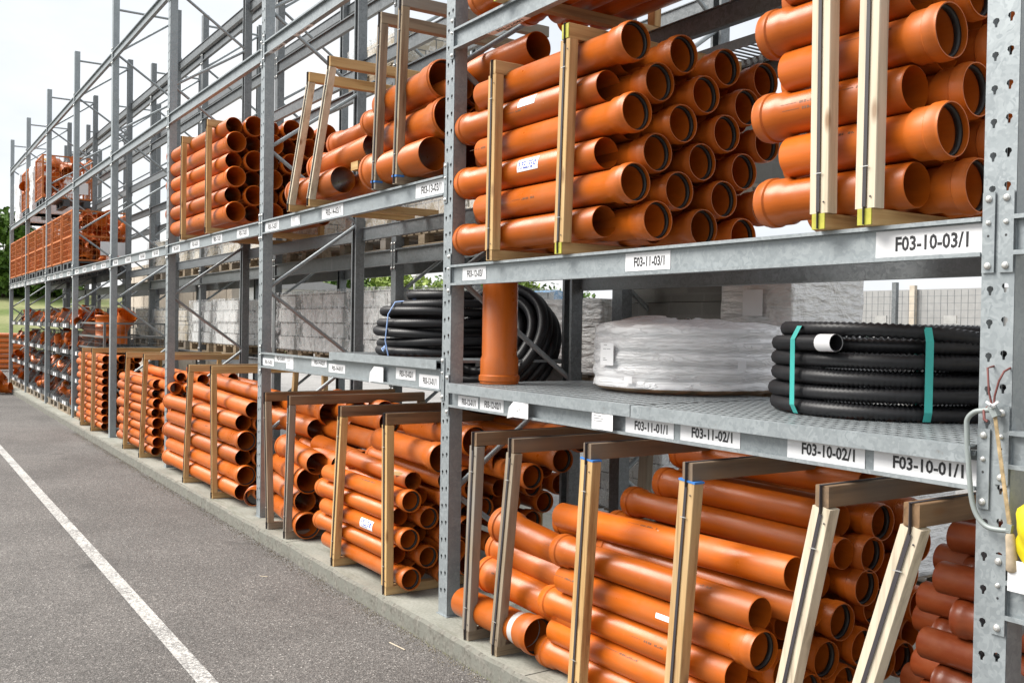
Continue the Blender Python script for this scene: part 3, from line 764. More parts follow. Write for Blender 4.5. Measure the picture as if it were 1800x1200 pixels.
frame('right frame of the slab bundle right of the third upright', -7.72, -7.78, 0, 1.19, -.075, 1.05)
# loose short socket standing out by the upright
pipe('short orange socket poking out beside the second far upright foot', (-6.72, -.03, .16), (-6.88, .06, .15), .075, 'l', 'short orange offcuts')

g4 = 'big orange pipes splayed out of the frames behind the second upright'
for k, (rx, ry, rz, bl) in enumerate([(-5.56, -.02, .115, 'r'), (-5.62, -.02, .30, 'l'), (-5.54, -.02, .47, 'r'), (-5.38, -.02, .625, 'l'), (-5.24, .12, .62, 'l'), (-5.40, .15, .455, None), (-5.42, .16, .285, 'r'), (-5.35, .17, .125, 'l'), (-5.7, .38, .66, 'r'), (-5.6, .62, .78, 'l'), (-5.9, .30, .95, 'r'), (-5.75, .45, .98, 'r'), (-5.5, .60, .99, 'l'), (-5.95, .2, .82, 'l'), (-5.6, .42, .84, 'r'), (-5.4, .74, .96, 'l')]):
    tw = .13 if k < 8 else .02
    pipe('big orange pipe end in the splayed pile, %s' % ['lowest in front', 'second from bottom in front', 'third from bottom in front', 'highest in front', 'top of the second row', 'third in the second row', 'second in the second row', 'bottom of the second row', 'left above the pile', 'far right above the pile', 'under the left top bar', 'under the middle top bar', 'under the right top bar', 'tucked behind the post', 'in the gap behind', 'farthest back'][k],
         (rx, ry + .05, rz), (rx - 1.05, ry + .05 + tw * 1.05, rz + .01), .086, bl, g4)
frame('old frame standing next to the second upright foot, left one', -6.13, -6.22, 0, 1.04, -.075, 1.05, old=True)
frame('old frame right of the second upright foot, right one', -5.72, -5.66, 0, 1.05, -.075, 1.05, old=True)
# pipes between, lying higher behind bundle five
for k, (a_, c_, r, bl) in enumerate([((-4.97, .38, .80), (-5.98, .38, .82), .078, 'r'), ((-5.05, .26, .655), (-5.92, .26, .70), .078, 'r'), ((-5.0, .45, .955), (-5.95, .45, .965), .076, 'r'), ((-4.9, .60, .80), (-5.9, .60, .80), .078, 'l'), ((-4.5, .70, .92), (-5.6, .70, .92), .078, 'r')]):
    pipe('orange pipe sloping behind the post of the labelled bundle, %s' % ['middle one', 'lowest one', 'top one', 'second row', 'second row right'][k], a_, c_, r, bl, 'orange pipes between the splayed pile and the labelled bundle')
g5 = 'orange pipes in the bundle with the blue and white sticker'
P5 = bundle('the slab bundle left of the nearest slab upright', g5, -5.12, -3.95, .11, .165, .01, .108, 5, 5, .135, .1215, .0585, 0, only=lambda i, j: j < 3 or i > 2)
for k, (y, z, x, l, r, bl) in enumerate([(.08, .70, -3.9, 1.1, .06, 'l'), (.22, .72, -3.72, 1.2, .06, 'l'), (.36, .73, -3.7, 1.2, .06, 'l'), (.10, .885, -3.55, 1.0, .078, 'r'), (.27, .99, -3.45, .95, .078, 'r'), (.45, .86, -3.4, 1.0, .078, 'r'), (.62, .98, -3.4, 1.1, .075, 'l')]):
    pipe('orange pipe on top of the sticker bundle, %s' % ['front of the thin ones', 'middle of the thin ones', 'back of the thin ones', 'lower thick one', 'upper thick one', 'thick one behind', 'thick one farthest back'][k], (x, y, z), (x - l, y + .06, z + .01), r, bl, g5)
deep = [(.70, .771, 'r'), (.40, .665, 'r'), (.596, .649, 'l'), (.957, .748, 'l'), (1.078, .636, 'r'), (.858, .641, 'r'), (.954, .525, 'r'), (.855, .408, 'r'), (.621, .425, 'r'), (.364, .41, 'r'), (.48, .526, 'r'), (.541, .293, 'l'), (.368, .18, 'r'), (.294, .286, 'l'), (.7, .54, 'l')]
for k, (y, z, bl) in enumerate(deep):
    pipe('orange pipe end in the shade right of the nearest slab upright, %s of fifteen' % (ORD[k + 1] if k < 13 else ['fourteenth', 'fifteenth'][k - 13]), (-3.68, y, z), (-4.9, y, z), .06, bl, 'shaded orange pipe ends behind the nearest slab upright')
for k, (z, y) in enumerate([(1.03, .70), (.92, .56), (.82, .42), (1.05, .92)]):
    pipe('long dark orange pipe under the shelf, %s' % ['topmost', 'second from top', 'third from top', 'rearmost'][k], (-2.95 if k != 2 else -3.05, y, z), (-4.35, y + .05, z + .01), .062, 'r', 'dark orange pipes high under the lower shelf')
frame('yellow frame left of the sticker on the slab bundle', -4.74, -4.64, 0, 1.05, -.085, 1.05, pw=.076)
frame('yellow frame right of the sticker on the slab bundle', -3.91, -3.93, 0, 1.06, -.085, 1.05, pw=.076)

# ==== G6
g6 = 'four wide orange pipes between the grey weathered frames'
p6 = pipe('lowest wide orange pipe with a white band, between the grey frames', (-2.35, -.01, .155), (-3.10, -.01, .145), .080, 'r', g6)
b = MB(); band(b, .080, .205, .262, -math.pi, math.pi, 0, 30, .004); stick(p6, b, 'white_band', [M['silver']])
p6b = pipe('second lowest wide orange pipe between the grey frames', (-2.02, .08, .29), (-3.0, .10, .315), .084, 'l', g6)
print_mark(p6b, .084, -.42, .11, .5, 5)
pipe('third lowest wide orange pipe, dark end right of the grey frames', (-2.27, .15, .425), (-3.02, .17, .445), .076, 'l', g6)
p6d = pipe('topmost wide orange pipe between the grey weathered frames', (-2.20, .20, .50), (-2.97, .16, .59), .084, 'l', g6)
print_mark(p6d, .084, .18, .10, .5, 6)
frame('grey weathered slab frame just right of the nearest slab upright', -2.90, -2.845, 0, 1.05, -.085, 1.1, old=True, pw=.076)
frame('grey weathered slab frame, second from the nearest slab upright', -2.615, -2.485, 0, 1.055, -.085, 1.1, old=True, pw=.076)

# ==== G7 near bundle
g7 = 'orange pipes in the nearest bundle on the slab'
desc7 = 'the nearest slab bundle'
def P7(tagtxt, R_, L_, r, bl): return pipe('orange pipe in nearest slab bundle, %s' % tagtxt, R_, L_, r, bl, g7)
F7 = [(.095, 'l', -1.09, -2.36), (.215, None, -1.17, -2.28), (.345, 'l', -1.09, -2.34), (.48, 'r', -.955, -2.22), (.615, 'l', -.975, -2.25)]
f7 = {}
for k, (z, bl, xr, xl) in enumerate(F7):
    f7[k] = P7('%s row up, at the front' % ORD[k + 1], (xr, .045, z), (xl, .045, z - .012), .0665 if bl else .066, bl)
f7t = P7('tapering top pipe resting across the front', (-.90, .15, .772), (-2.42, .17, .728), .066, 'l' if False else None)
f7s = P7('second row, behind the top front one', (-.86, .20, .632), (-2.1, .21, .62), .066, 'l')
P7('socket just behind the tapering top one at left', (-1.05, .30, .70), (-2.62, .33, .645), .066, 'l')
for k, (y, z, bl, xr, xl) in enumerate([(.204, .36, 'r', -.98, -2.2), (.20, .48, 'l', -1.1, -2.3), (.19, .235, 'l', -1.1, -2.3), (.19, .11, 'r', -.98, -2.2), (.33, .50, 'l', -1.1, -2.3), (.43, .374, 'r', -.97, -2.2), (.33, .26, 'r', -.97, -2.2), (.523, .512, 'r', -.97, -2.2), (.548, .25, 'r', -.97, -2.2), (.43, .13, 'r', -1., -2.2), (.66, .384, 'r', -.97, -2.2), (.676, .632, 'r', -.97, -2.25), (.54, .64, 'l', -1.1, -2.45), (.40, .62, 'l', -1.1, -2.4), (.709, .764, 'r', -.97, -2.3), (.772, .892, 'r', -.97, -2.2), (.982, .898, 'r', -.97, -2.2), (.663, 1.062, 'l', -.97, -2.1), (.56, .78, 'l', -1.0, -2.35), (.60, .905, 'l', -1.05, -2.15), (.86, .775, 'l', -1.1, -2.3), (.80, .523, 'r', -1.02, -2.2), (.84, .645, 'l', -1.1, -2.3), (.95, .65, 'r', -.97, -2.2), (.68, .2, 'r', -.97, -2.2), (.8, .3, 'r', -.97, -2.2), (.88, .42, 'l', -1.0, -2.2), (1.05, .77, 'r', -.98, -2.2), (1.08, .64, 'l', -1.05, -2.2), (1.06, .50, 'r', -.98, -2.2), (.95, .28, 'r', -.98, -2.2), (1.02, .38, 'l', -1.0, -2.2)]):
    nm = ['first', 'second', 'third', 'fourth', 'fifth', 'sixth', 'seventh', 'eighth', 'ninth', 'tenth', 'eleventh', 'twelfth', 'thirteenth', 'fourteenth', 'fifteenth', 'sixteenth', 'seventeenth', 'eighteenth', 'nineteenth', 'twentieth', 'twenty first', 'twenty second', 'twenty third', 'twenty fourth', 'twenty fifth', 'twenty sixth', 'twenty seventh', 'twenty eighth', 'twenty ninth', 'thirtieth', 'thirty first', 'thirty second'][k]
    P7('%s of those behind the front row' % nm, (xr, y, z), (xl, y + .01, z), .066, bl)
frame('yellow timber frame with a blue painted top, left side of the nearest bundle', -1.935, -1.862, 0, 1.10, -.085, 1.12, tip='blue', pw=.088)
frame('pale timber frame with a blue painted top, middle of the nearest bundle', -1.305, -1.222, 0, 1.095, -.085, 1.12, tip='blue', pw=.088)
frame('pale frame leaning right, left of the two leaning before the dark pipes', -.81, -.578, 0, 1.10, -.085, 1.12, pale=True, pw=.076)
frame('strongly leaning pale frame closest to the near upright on the slab', -.555, -.243, 0, 1.095, -.085, 1.12, pale=True, pw=.076)
tag(MB().bar((0, 0, 0), (.09, .03, 0), .04, .02, (0, 0, 1)).obj('wood_offcut', M['wood_x'], None, (-4.05, .03, .735)), 'small wood offcut lying on the sticker bundle', 'offcut')

# ==== H dark pipes behind and right of the near upright
gH = 'shade-coloured orange pipes piled behind the near upright'
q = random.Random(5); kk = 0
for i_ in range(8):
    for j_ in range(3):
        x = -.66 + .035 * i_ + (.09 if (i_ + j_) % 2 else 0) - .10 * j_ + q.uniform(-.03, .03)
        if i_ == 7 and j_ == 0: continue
        pipe('shade-coloured orange pipe behind the near upright, %s from slab and %s from the aisle' % (ORD[i_ + 1], ORD[j_ + 1]), (x + 1.7, .40 + .132 * j_, .085 + .124 * i_), (x, .40 + .132 * j_, .085 + .124 * i_), .057, 'l' if (i_ + j_) % 2 else 'r', gH, mat='pipe_shaded')
# stickers and prints
b = MB(); band(b, .0755, .0, .19, -.25, .62); wtext(b, 'PIPELIFE', .0755, .010, .132, -.08, .038, bold=.03)
for k in range(14):
    t0 = k / 14 * 5.4; t1 = (k + 1) / 14 * 5.4; r0, r1 = .006, .014
    cc = .162; tt = .2
    b.add([wrap_pt(.0755 + .0022, cc + rr * math.cos(t), tt + rr * math.sin(t) / .0755) for rr, t in ((r0 + t0 * .0006, t0), (r1, t0), (r1, t1), (r0 + t1 * .0006, t1))], [(0, 1, 2, 3)], 1)
stick(PA[(2, 0)], b, 'sticker', [M['label'], M['blue_ink']])
b = MB(); band(b, .0755, -.01, .145, .05, .75)
for k in range(3): band(b, .0755, .01, .01 + .1 - .02 * k, .2 + .13 * k, .22 + .13 * k, 1, 2, .002)
stick(PA[(4, 0)], b, 'sticker', [M['label'], M['ink']])
print_mark(PA[(4, 0)], .0755, .44, .10, .2, 1); print_mark(PA[(3, 0)], .0755, -.6, .07, .0, 2)
b = MB(); band(b, .0585, .05, .245, -.35, .75); wtext(b, 'PIPELIFE', .0585, .062, .128, .0, .034, bold=.03)
for k in range(14):
    t0 = k / 14 * 5.4; t1 = (k + 1) / 14 * 5.4
    b.add([wrap_pt(.0585 + .0022, .215 + rr * math.cos(t), .22 + rr * math.sin(t) / .0585) for rr, t in ((.006, t0), (.015, t0), (.015, t1), (.006, t1))], [(0, 1, 2, 3)], 1)
wtext(b, 'PIPELIFE', .0585, .07, .10, -.2, .006, 1)
stick(P5[(2, 0)], b, 'sticker', [M['label'], M['blue_ink']])
b = MB(); band(b, .0665, .1, .30, .05, .38); stick(f7[3], b, 'sticker', [M['label']])
for p_, x, th, sd_ in [(f7[4], .30, .9, 11), (f7s, .30, 1.0, 12), (f7[3], -.55, .35, 13), (f7t, -.1, .95, 14), (PB[(2, 0)], .14, .3, 21), (PB[(2, 0)], -.1, .2, 22), (PB[(5, 0)], -.05, .1, 23), (PE[(2, 0)], .5, .3, 24), (P3[(3, 0)], .2, .5, 25), (P5[(4, 0)], .1, .9, 26)]:
    print_mark(p_, .0665 if p_ in (f7[4], f7[3]) else (.066 if p_ in (f7s, f7t) else .0765 if p_ in PB.values() else .0835 if p_ in PE.values() else .077 if p_ in P3.values() else .0585), x, .11, th, sd_)
b = MB(); b.add([wrap_pt(.0668, .02 + .005 * k, .9 + (.02 if k % 2 else -.02)) for k in range(3)], [(0, 1, 2)]); stick(f7t, b, 'scuff', [M['label']])

q = random.Random(77)
for dct, rr in ((PA, .0755), (PB, .0765), (P5, .0585), (P3, .077), (PE, .0835)):
    for (i_, j_), p_ in dct.items():
        if j_ == 0 and q.random() < .75: print_mark(p_, rr, q.uniform(-.2, .12) * (p_.dimensions.x or 1), q.uniform(.06, .12), q.uniform(-.2, .9), q.randrange(999))
for k_ in (0, 1, 2): print_mark(f7[k_], .0665, q.uniform(-.3, .3), .12, q.uniform(.2, .8), k_ + 50)
# upright orange pipe on the shelf
me, _ = pipe_mesh(.64, .102, True, 48, 'pipe', 1.10)
o = link('drain_pipe', me); o.location = (-3.15, .24, 1.36 + .32); o.rotation_euler = (0, math.pi / 2, 0)
tag(o, 'single wide orange pipe standing on end on the grating, socket down', 'pipe', None)

# ---------------------------------------------------------------- coils
def ring_pts(cx, cy, z, R_, n, wob=0, seed=0, tilt=0):
    q = random.Random(seed); ph = q.uniform(0, 6)
    return [(cx + (R_ + wob * math.sin(2 * t + ph)) * math.cos(t), cy + (R_ + wob * math.sin(2 * t + ph)) * math.sin(t), z + wob * .6 * math.sin(t + ph) + tilt * math.sin(t)) for t in [2 * math.pi * k / n for k in range(n)]]
def corr_radii(n, r): return [r if k % 2 else r * .79 for k in range(n)]
def black_coil(label, c, R_, r, rings, layers=2, loose=0):
    t = thing('black_coil', label, 'hose coil', c)
    b = MB(); n = 330
    for i in range(rings):
        for l in range(layers):
            b.tube(ring_pts(0, 0, r + i * r * 1.93, R_ - r - l * r * 2.0 + (.009 if i % 2 else 0), n, .009 + loose * (i % 3), i * 3 + l, loose * (i % 2)), corr_radii(n, r), 10, 0, False, True)
    b.obj('corrugated_tube', M['tube'], t)
    return t
c1 = black_coil('black corrugated hose coil with turquoise straps beside the near upright', (-.95, .80, 1.358), .50, .032, 4, 2)
b = MB(); n = 210
pts = [(.466 * math.cos(a_), .466 * math.sin(a_), .032 + 4 * .0618) for a_ in [math.radians(318 + 322 * k / 259) for k in range(260)]]
b.tube(pts[:-1], corr_radii(259, .032), 10)
b.tube([(.41 * math.cos(a_), .41 * math.sin(a_), .032 + 4 * .0618) for a_ in [2 * math.pi * k / 240 for k in range(240)]], corr_radii(240, .032), 10, 0, False, True)
pts = []
for k in range(n):
    u = k / (n - 1); a_ = math.radians(236 + u * 330)
    rr = .452 + .02 * math.sin(u * 6); z = .032 + 5 * .0618 - .055 * math.exp(-((u - .42) / .13) ** 2) * (1 if u < .42 else .6)
    pts.append((rr * math.cos(a_), rr * math.sin(a_), z))
b.tube(pts, corr_radii(n, .031), 10)
pts2 = []
for k in range(70):
    u = k / 69; a_ = math.radians(226 + u * 48); rr = .470 + .048 * u * u
    pts2.append((rr * math.cos(a_), rr * math.sin(a_), .282 + .006 * u))
b.tube(pts2, corr_radii(70, .031), 10, 0, False)
b.obj('top_loop', M['tube'], c1)
e0, e1 = Vector(pts2[-1]), Vector(pts2[-1]) + (Vector(pts2[-1]) - Vector(pts2[-4])).normalized() * .085
b = MB(); b.tube([e0, e1], .0335, 20, 0, False); b.tube([e1, e0], .029, 20, 1, False)
b.obj('white_end_sleeve', [M['label'], M['ink']], c1)
for a_ in (259, 318):
    t_ = math.radians(a_); cx, cy = math.cos(t_), math.sin(t_)
    b = MB(); ro, ri = .524, .36; tx, ty = -cy * .014, cx * .014
    loop = [(ro - .02, .005), (ro + .0, .04), (ro + .002, .30), (ro - .03, .352), (ri, .352), (ri, .0)]
    for (p0, p1) in zip(loop[:-1], loop[1:]):
        b.add([(p0[0] * cx - tx, p0[0] * cy - ty, p0[1]), (p0[0] * cx + tx, p0[0] * cy + ty, p0[1]), (p1[0] * cx + tx, p1[0] * cy + ty, p1[1]), (p1[0] * cx - tx, p1[0] * cy - ty, p1[1])], [(0, 1, 2, 3)])
    b.obj('turquoise_strap', M['teal'], c1)
c2 = black_coil('black corrugated hose coil tied with blue string on the short deck', (-4.26, .50, 1.486), .47, .0325, 5, 2, .012)
b = MB(); n = 280
b.tube(ring_pts(.06, .02, .033 + 5 * .063, .40, n, .012, 9, .02), corr_radii(n, .033), 10, 0, False, True)
b.tube([(.15 + .3 * math.cos(t), .3 * math.sin(t), .40) for t in [math.pi + 3 * k / 120 for k in range(120)]], corr_radii(120, .034), 10)
b.obj('top_loop', M['tube'], c2)
t_ = math.radians(282); cx, cy = math.cos(t_), math.sin(t_); b = MB()
b.tube([(.49 * cx, .49 * cy, .0), (.505 * cx - .02, .505 * cy, .1), (.495 * cx, .495 * cy, .27), (.45 * cx + .02, .45 * cy, .35), (.3 * cx + .1, .3 * cy, .37)], .005, 6)
b.tube([(.51 * cx, .51 * cy - .01, .06), (.51 * cx - .02, .53 * cy, .045), (.51 * cx, .53 * cy, .03), (.51 * cx + .02, .53 * cy, .05), (.51 * cx, .51 * cy - .01, .065)], .005, 6)
b.obj('blue_string', M['blue_tie'], c2)
# coil leaning on edge behind the upright pipe
t = thing('black_coil', 'black corrugated hose coil leaning on its edge behind the upright orange pipe', 'hose coil', (-3.86, .72, 1.50), (math.radians(58), 0, math.radians(22)))
b = MB(); n = 420
for i in range(4):
    for l in range(3): b.tube(ring_pts(0, 0, i * .07, .40 - l * .075, n, .01, i + l), corr_radii(n, .036), 8, 0, False, True)
b.obj('corrugated_tube', M['tube'], t)
# white wrapped coil
t = thing('wrapped_coil', 'hose coil wrapped in wrinkled white film on the grating', 'hose coil', (-2.30, .90, 1.358))
b = MB(); NS = 260; prof = []
H_ = .375
for k in range(60):
    u = k / 59
    if u < .72:
        z = .03 + (H_ - .06) * u / .72; r = .488 + .014 * abs(math.sin(z * math.pi / .072)) ** .7 - .025 * max(0, (z - .27) / .1) ** 2
    else:
        w_ = (u - .72) / .28; z = H_ - .03 + .035 * math.sin(w_ * math.pi * .6); r = .47 - .36 * w_
    prof.append((z, r))
prof = [(.004, .42), (.012, .465)] + prof
vv = []
for i, (z, r) in enumerate(prof):
    for k in range(NS):
        a_ = 2 * math.pi * k / NS
        dv = noise.fractal((math.cos(a_) * 2.5, math.sin(a_) * 2.5, z * 7), 1, 2, 5) * .006
        fold = .03 * max(0, noise.noise((math.cos(a_) * 5, math.sin(a_) * 5, 2))) if z > .31 else 0
        top = .032 * noise.noise((math.cos(a_) * 4 * r, math.sin(a_) * 4 * r, 8)) if z > .34 else 0
        rr = r + dv + (0 if z > .03 else .01 * noise.noise((a_ * 6, 0, 0)))
        vv.append((rr * math.cos(a_), rr * math.sin(a_), z + top + fold))
fs = []; fk = []
for i in range(len(prof) - 1):
    for k in range(NS): (fk if i < 2 else fs).append((i * NS + k, i * NS + (k + 1) % NS, (i + 1) * NS + (k + 1) % NS, (i + 1) * NS + k))
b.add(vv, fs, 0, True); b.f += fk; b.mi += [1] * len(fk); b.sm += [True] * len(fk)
b.obj('film_wrap', [M['white_film'], M['kraft']], t)
def curved_tag(a_deg, z0, h_, w_, lines=True, rad=.519):
    bb = MB(); a0 = math.radians(a_deg); n_ = 6; vv = []
    for k in range(n_ + 1):
        a_ = a0 + w_ / rad * k / n_; vv += [(rad * math.cos(a_), rad * math.sin(a_), z0), (rad * math.cos(a_), rad * math.sin(a_), z0 + h_)]
    bb.add(vv, [(2 * k, 2 * k + 2, 2 * k + 3, 2 * k + 1) for k in range(n_)])
    if lines:
        for (u0, u1, zz) in ((.3, .55, .9), (.25, .8, .72), (.25, .45, .3), (.25, .55, .22)):
            aa, ab = a0 + w_ / rad * u0, a0 + w_ / rad * u1
            bb.add([((rad + .001) * math.cos(q), (rad + .001) * math.sin(q), z0 + h_ * zz + dz_) for q in (aa, ab) for dz_ in (0, .002)], [(0, 2, 3, 1)], 1)
    return bb
curved_tag(258, .14, .115, .12).obj('paper_label', [M['label'], M['ink']], t)
curved_tag(345, .13, .05, .05, False).obj('paper_tag', [M['label'], M['ink']], t)
curved_tag(280, .055, .035, .05, False).obj('paper_tag', [M['label'], M['ink']], t)

# ---------------------------------------------------------------- hacksaw, cord, yellow item
t = thing('hacksaw', 'grey bow saw hung by a brown cord on the near upright', 'saw', (-.034, -.03, 1.47))
b = MB(); fr = [(.0, 0, .0), (-.03, 0, -.005), (-.06, 0, -.012), (-.082, 0, -.035), (-.083, 0, -.07), (-.078, 0, -.14), (-.068, 0, -.24), (-.058, 0, -.29), (-.04, 0, -.325), (-.012, 0, -.345), (.025, 0, -.347), (.056, 0, -.343)]
cr_ = []
for i_ in range(len(fr) - 1):
    P_ = [Vector(fr[max(0, min(len(fr) - 1, i_ + o_))]) for o_ in (-1, 0, 1, 2)]
    for u_ in (0, .25, .5, .75): cr_.append(.5 * (2 * P_[1] + (P_[2] - P_[0]) * u_ + (2 * P_[0] - 5 * P_[1] + 4 * P_[2] - P_[3]) * u_ ** 2 + (3 * P_[1] - P_[0] - 3 * P_[2] + P_[3]) * u_ ** 3))
b.tube(cr_ + [Vector(fr[-1])], .0078, 10)
b.bar((-.008, -.001, .012), (.008, -.001, -.02), .018, .02, (0, 1, 0)); b.bar((.056, 0, -.325), (.052, 0, -.35), .015, .014, (0, 1, 0))
b.obj('bow', M['sawframe'], t)
b = MB(); b.bar((.004, -.004, -.015), (.055, -.004, -.33), .011, .0015, (0, 1, 0))
for k in range(46):
    p = Vector((.0095, -.004, -.02)).lerp(Vector((.0605, -.004, -.325)), k / 46); b.add([(p.x, p.y, p.z), (p.x + .003, p.y, p.z - .003), (p.x + .001, p.y, p.z - .0065)], [(0, 1, 2)])
b.obj('blade', M['blade'], t)
b = MB(); b.tube([(.055, 0, -.352), (.056, 0, -.36), (.060, 0, -.39), (.063, 0, -.43), (.064, 0, -.455), (.065, 0, -.462)], [.010, .013, .0145, .016, .017, .010], 14); b.obj('handle', M['handle'], t)
b = MB(); b.bar((0, -.01, .012), (-.018, -.012, .022), .006, .006); b.bar((0, -.01, .012), (.018, -.012, .024), .006, .006); b.lathe([(-.018, .006), (-.004, .007)], 10, 'y', 0, (0, 0, .01), closed=False); b.obj('wing_nut', M['label'], t)
b = MB(); b.tube([(-.022, .03, .125), (-.022, -.002, .12), (-.014, -.006, .05), (-.006, -.006, .02), (-.004, -.006, .01)], .0032, 7)
b.tube([(.028, .03, .122), (.028, -.002, .112), (.016, -.006, .085), (.004, -.006, .04), (.002, -.006, .01)], .0032, 7)
b.tube([(-.03, .02, .005), (-.028, -.006, -.005), (-.024, -.010, -.03), (-.014, -.010, -.036)], .0042, 7)
b.obj('cord', M['cord'], t)
b = MB()
bm = bmesh.new(); bmesh.ops.create_icosphere(bm, subdivisions=4, radius=1)
for v in bm.verts:
    n_ = noise.fractal(v.co * 1.6, 1, 2, 3) * .18 + .1 * abs(noise.noise(v.co * 3)); v.co *= (1 + n_); v.co.x *= .13; v.co.y *= .09; v.co.z *= .17 if v.co.z < 0 else .13
me = bpy.data.meshes.new('yellow_bag'); bm.to_mesh(me); bm.free(); me.materials.append(M['yellow'])
for p in me.polygons: p.use_smooth = True
tag(link('yellow_bag', me, None, (.165, .01, 1.12)), 'crumpled bright yellow bag at the right edge beside the saw blade', 'bag')
b = MB(); b.tube([(.165, .01, 1.22), (.08, .04, 1.33), (-.02, .05, 1.36)], .004, 6)
tag(b.obj('hanging_string', M['cord']), 'thin cord holding the yellow bag to the near upright', 'cord')

# ---------------------------------------------------------------- wrapped pallets of blocks
def wood_pallet_mesh(w_, d_, h_=.13):
    b = MB()
    for k in range(3):
        y = -d_ / 2 + (d_ - .1) * k / 2
        b.box((-w_ / 2, y, 0), (w_ / 2, y + .1, .02))
        for j in range(3):
            x = -w_ / 2 + (w_ - .12) * j / 2; b.box((x, y, .022), (x + .12, y + .1, h_ - .024))
    n = int(w_ / .14)
    for k in range(n):
        x = -w_ / 2 + (w_ - .1) * k / (n - 1); b.box((x, -d_ / 2, h_ - .022), (x + .1, d_ / 2, h_))
    return b
def film_mesh(w_, d_, h_, seed=0, amp=.02, n=26):
    b = MB(); bmx = bmesh.new(); bmesh.ops.create_cube(bmx, size=1)
    bmesh.ops.subdivide_edges(bmx, edges=bmx.edges, cuts=n, use_grid_fill=True)
    for v in bmx.verts:
        c = Vector((v.co.x * w_, v.co.y * d_, (v.co.z + .5) * h_))
        f = noise.fractal(Vector((c.x * 3 + seed, c.y * 3, c.z * 5)), 1, 2, 4)
        nrm = Vector((v.co.x if abs(v.co.x) > .49 else 0, v.co.y if abs(v.co.y) > .49 else 0, v.co.z if v.co.z > .49 else 0))
        c += nrm * (amp * f * 2 + .01)
        if v.co.z < -.3: c += nrm * .03 * noise.noise(Vector((c.x * 9, c.y * 9, seed)))
        v.co = c
    b.v = [tuple(v.co) for v in bmx.verts]; b.f = [tuple(v.index for v in f.verts) for f in bmx.faces]
    b.mi = [0] * len(b.f); b.sm = [True] * len(b.f); bmx.free(); return b
def pallet_load(label, x, y, z, w_, d_, h_, mat, film='film', seed=0, rot=0, group='wrapped pallets of blocks on the rear rack', steps=False):
    t = thing('block_pallet', label, 'pallet', (x, y, z), (0, 0, rot), group)
    wood_pallet_mesh(w_, d_).obj('wooden_pallet', M['oldwood_x'], t)
    b = MB(); q = random.Random(seed)
    rows = max(1, int(h_ / .15)); rh = h_ / rows
    for i in range(rows):
        o_ = (.018 if i % 2 else 0) + q.uniform(0, .006)
        b.box((-w_ / 2 + .02 + o_, -d_ / 2 + .02 + o_, i * rh), (w_ / 2 - .02 - o_ * .5, d_ / 2 - .02 - o_, (i + 1) * rh - .004))
    b.obj('blocks', M[mat], t, (0, 0, .132))
    if film: film_mesh(w_ + .02, d_ + .02, h_ + .02, seed, .006 if film == 'film' else .010).obj('film', M[film], t, (0, 0, .131))
    return t
ZL = 1.242
PL = [(-13.35, 1.72, 1.05, .62, 'block_grey', 'film', 'tall pale stepped block pallet left of the third rear upright, farther one'),
      (-12.05, 1.72, 1.05, .62, 'block_grey', 'film', 'tall pale stepped block pallet left of the third rear upright, nearer one'),
      (-9.95, 1.72, 1.2, .66, 'block_grey', 'film', 'film wrapped grey block pallet seen just right of the second upright'),
      (-8.55, 1.72, 1.25, .66, 'block_grey', 'film', 'film wrapped grey block pallet with torn film, middle of the second bay'),
      (-7.22, 1.72, 1.1, .66, 'block_grey', 'film', 'film wrapped grey block pallet left of the blue tied coil'),
      (-5.85, 1.80, 1.1, .62, 'block_grey', 'film', 'grey block pallet behind the blue tied coil'),
      (-17.5, 1.75, 1.1, .55, 'block_tan', 'film', 'tan stone pallet behind the fittings bins'),
      (-16.1, 1.75, 1.1, .5, 'block_tan', 'film', 'tan stone pallet left of the pale stepped pallets'),
      (-14.8, 1.75, 1.1, .5, 'block_tan', 'film', 'tan stone pallet showing round blocks next to the pale stepped pallets')]
for k, (x, y, w_, h_, mt, fm, lab) in enumerate(PL): pallet_load(lab, x, y, ZL, w_, .85, h_, mt, fm, k)
pallet_load('dark brown grey block pallet behind the white coil', -3.13, 1.83, 1.222, .98, .66, .68, 'block_dark', None, 21)
t = pallet_load('silver film wrapped pallet with crumpled sides behind the two coils', -2.36, 1.80, 1.222, .50, .6, .68, 'block_grey', 'film_heavy', 22)
MB().box((-.06, -.352, .55), (.09, -.350, .70)).obj('paper_label', M['label'], t)
pallet_load('low grey pallet with loose film behind the leaning black coil', -4.45, 1.93, 1.222, 1.3, .85, .52, 'block_grey', 'film_heavy', 23)
for k, (x, h_, lab) in enumerate([(-7.5, .5, 'stone block pallet above the second bay, left'), (-6.2, .9, 'tall tan stone pallet behind the leaning frames'), (-4.9, .9, 'tall tan stone pallet behind the three big pipes'), (-2.9, .42, 'low brown block pallet seen through the gap right of the upper bundle'), (-11.9, .45, 'wrapped pallet with feet showing over the third bay'), (-10.6, .45, 'wrapped pallet above the second upright'), (-14.9, .5, 'white brick pallet in the fourth bay on the rear shelf'), (-16.4, .55, 'white brick pallet farther along the rear shelf'), (-9.1, .42, 'pallet load left of the leaning frames on the rear shelf'), (-13.4, .5, 'pallet load in the fourth bay beside the white bricks')]):
    pallet_load(lab, x, 1.75, 2.402, 1.12, .85, h_, 'block_tan' if k != 3 else 'block_dark', 'film' if k not in (3,) else None, 40 + k)
for k, (x, h_) in enumerate([(-7.3, .75), (-12.1, .6)]):
    pallet_load(['wrapped tan pallet high behind the leaning frames', 'pallet under loose clear plastic high behind the third bay'][k], x, 1.75, 4.07 if k == 0 else 4.07, 1.15, .85, h_ * .4, 'block_tan', 'film', 60 + k)

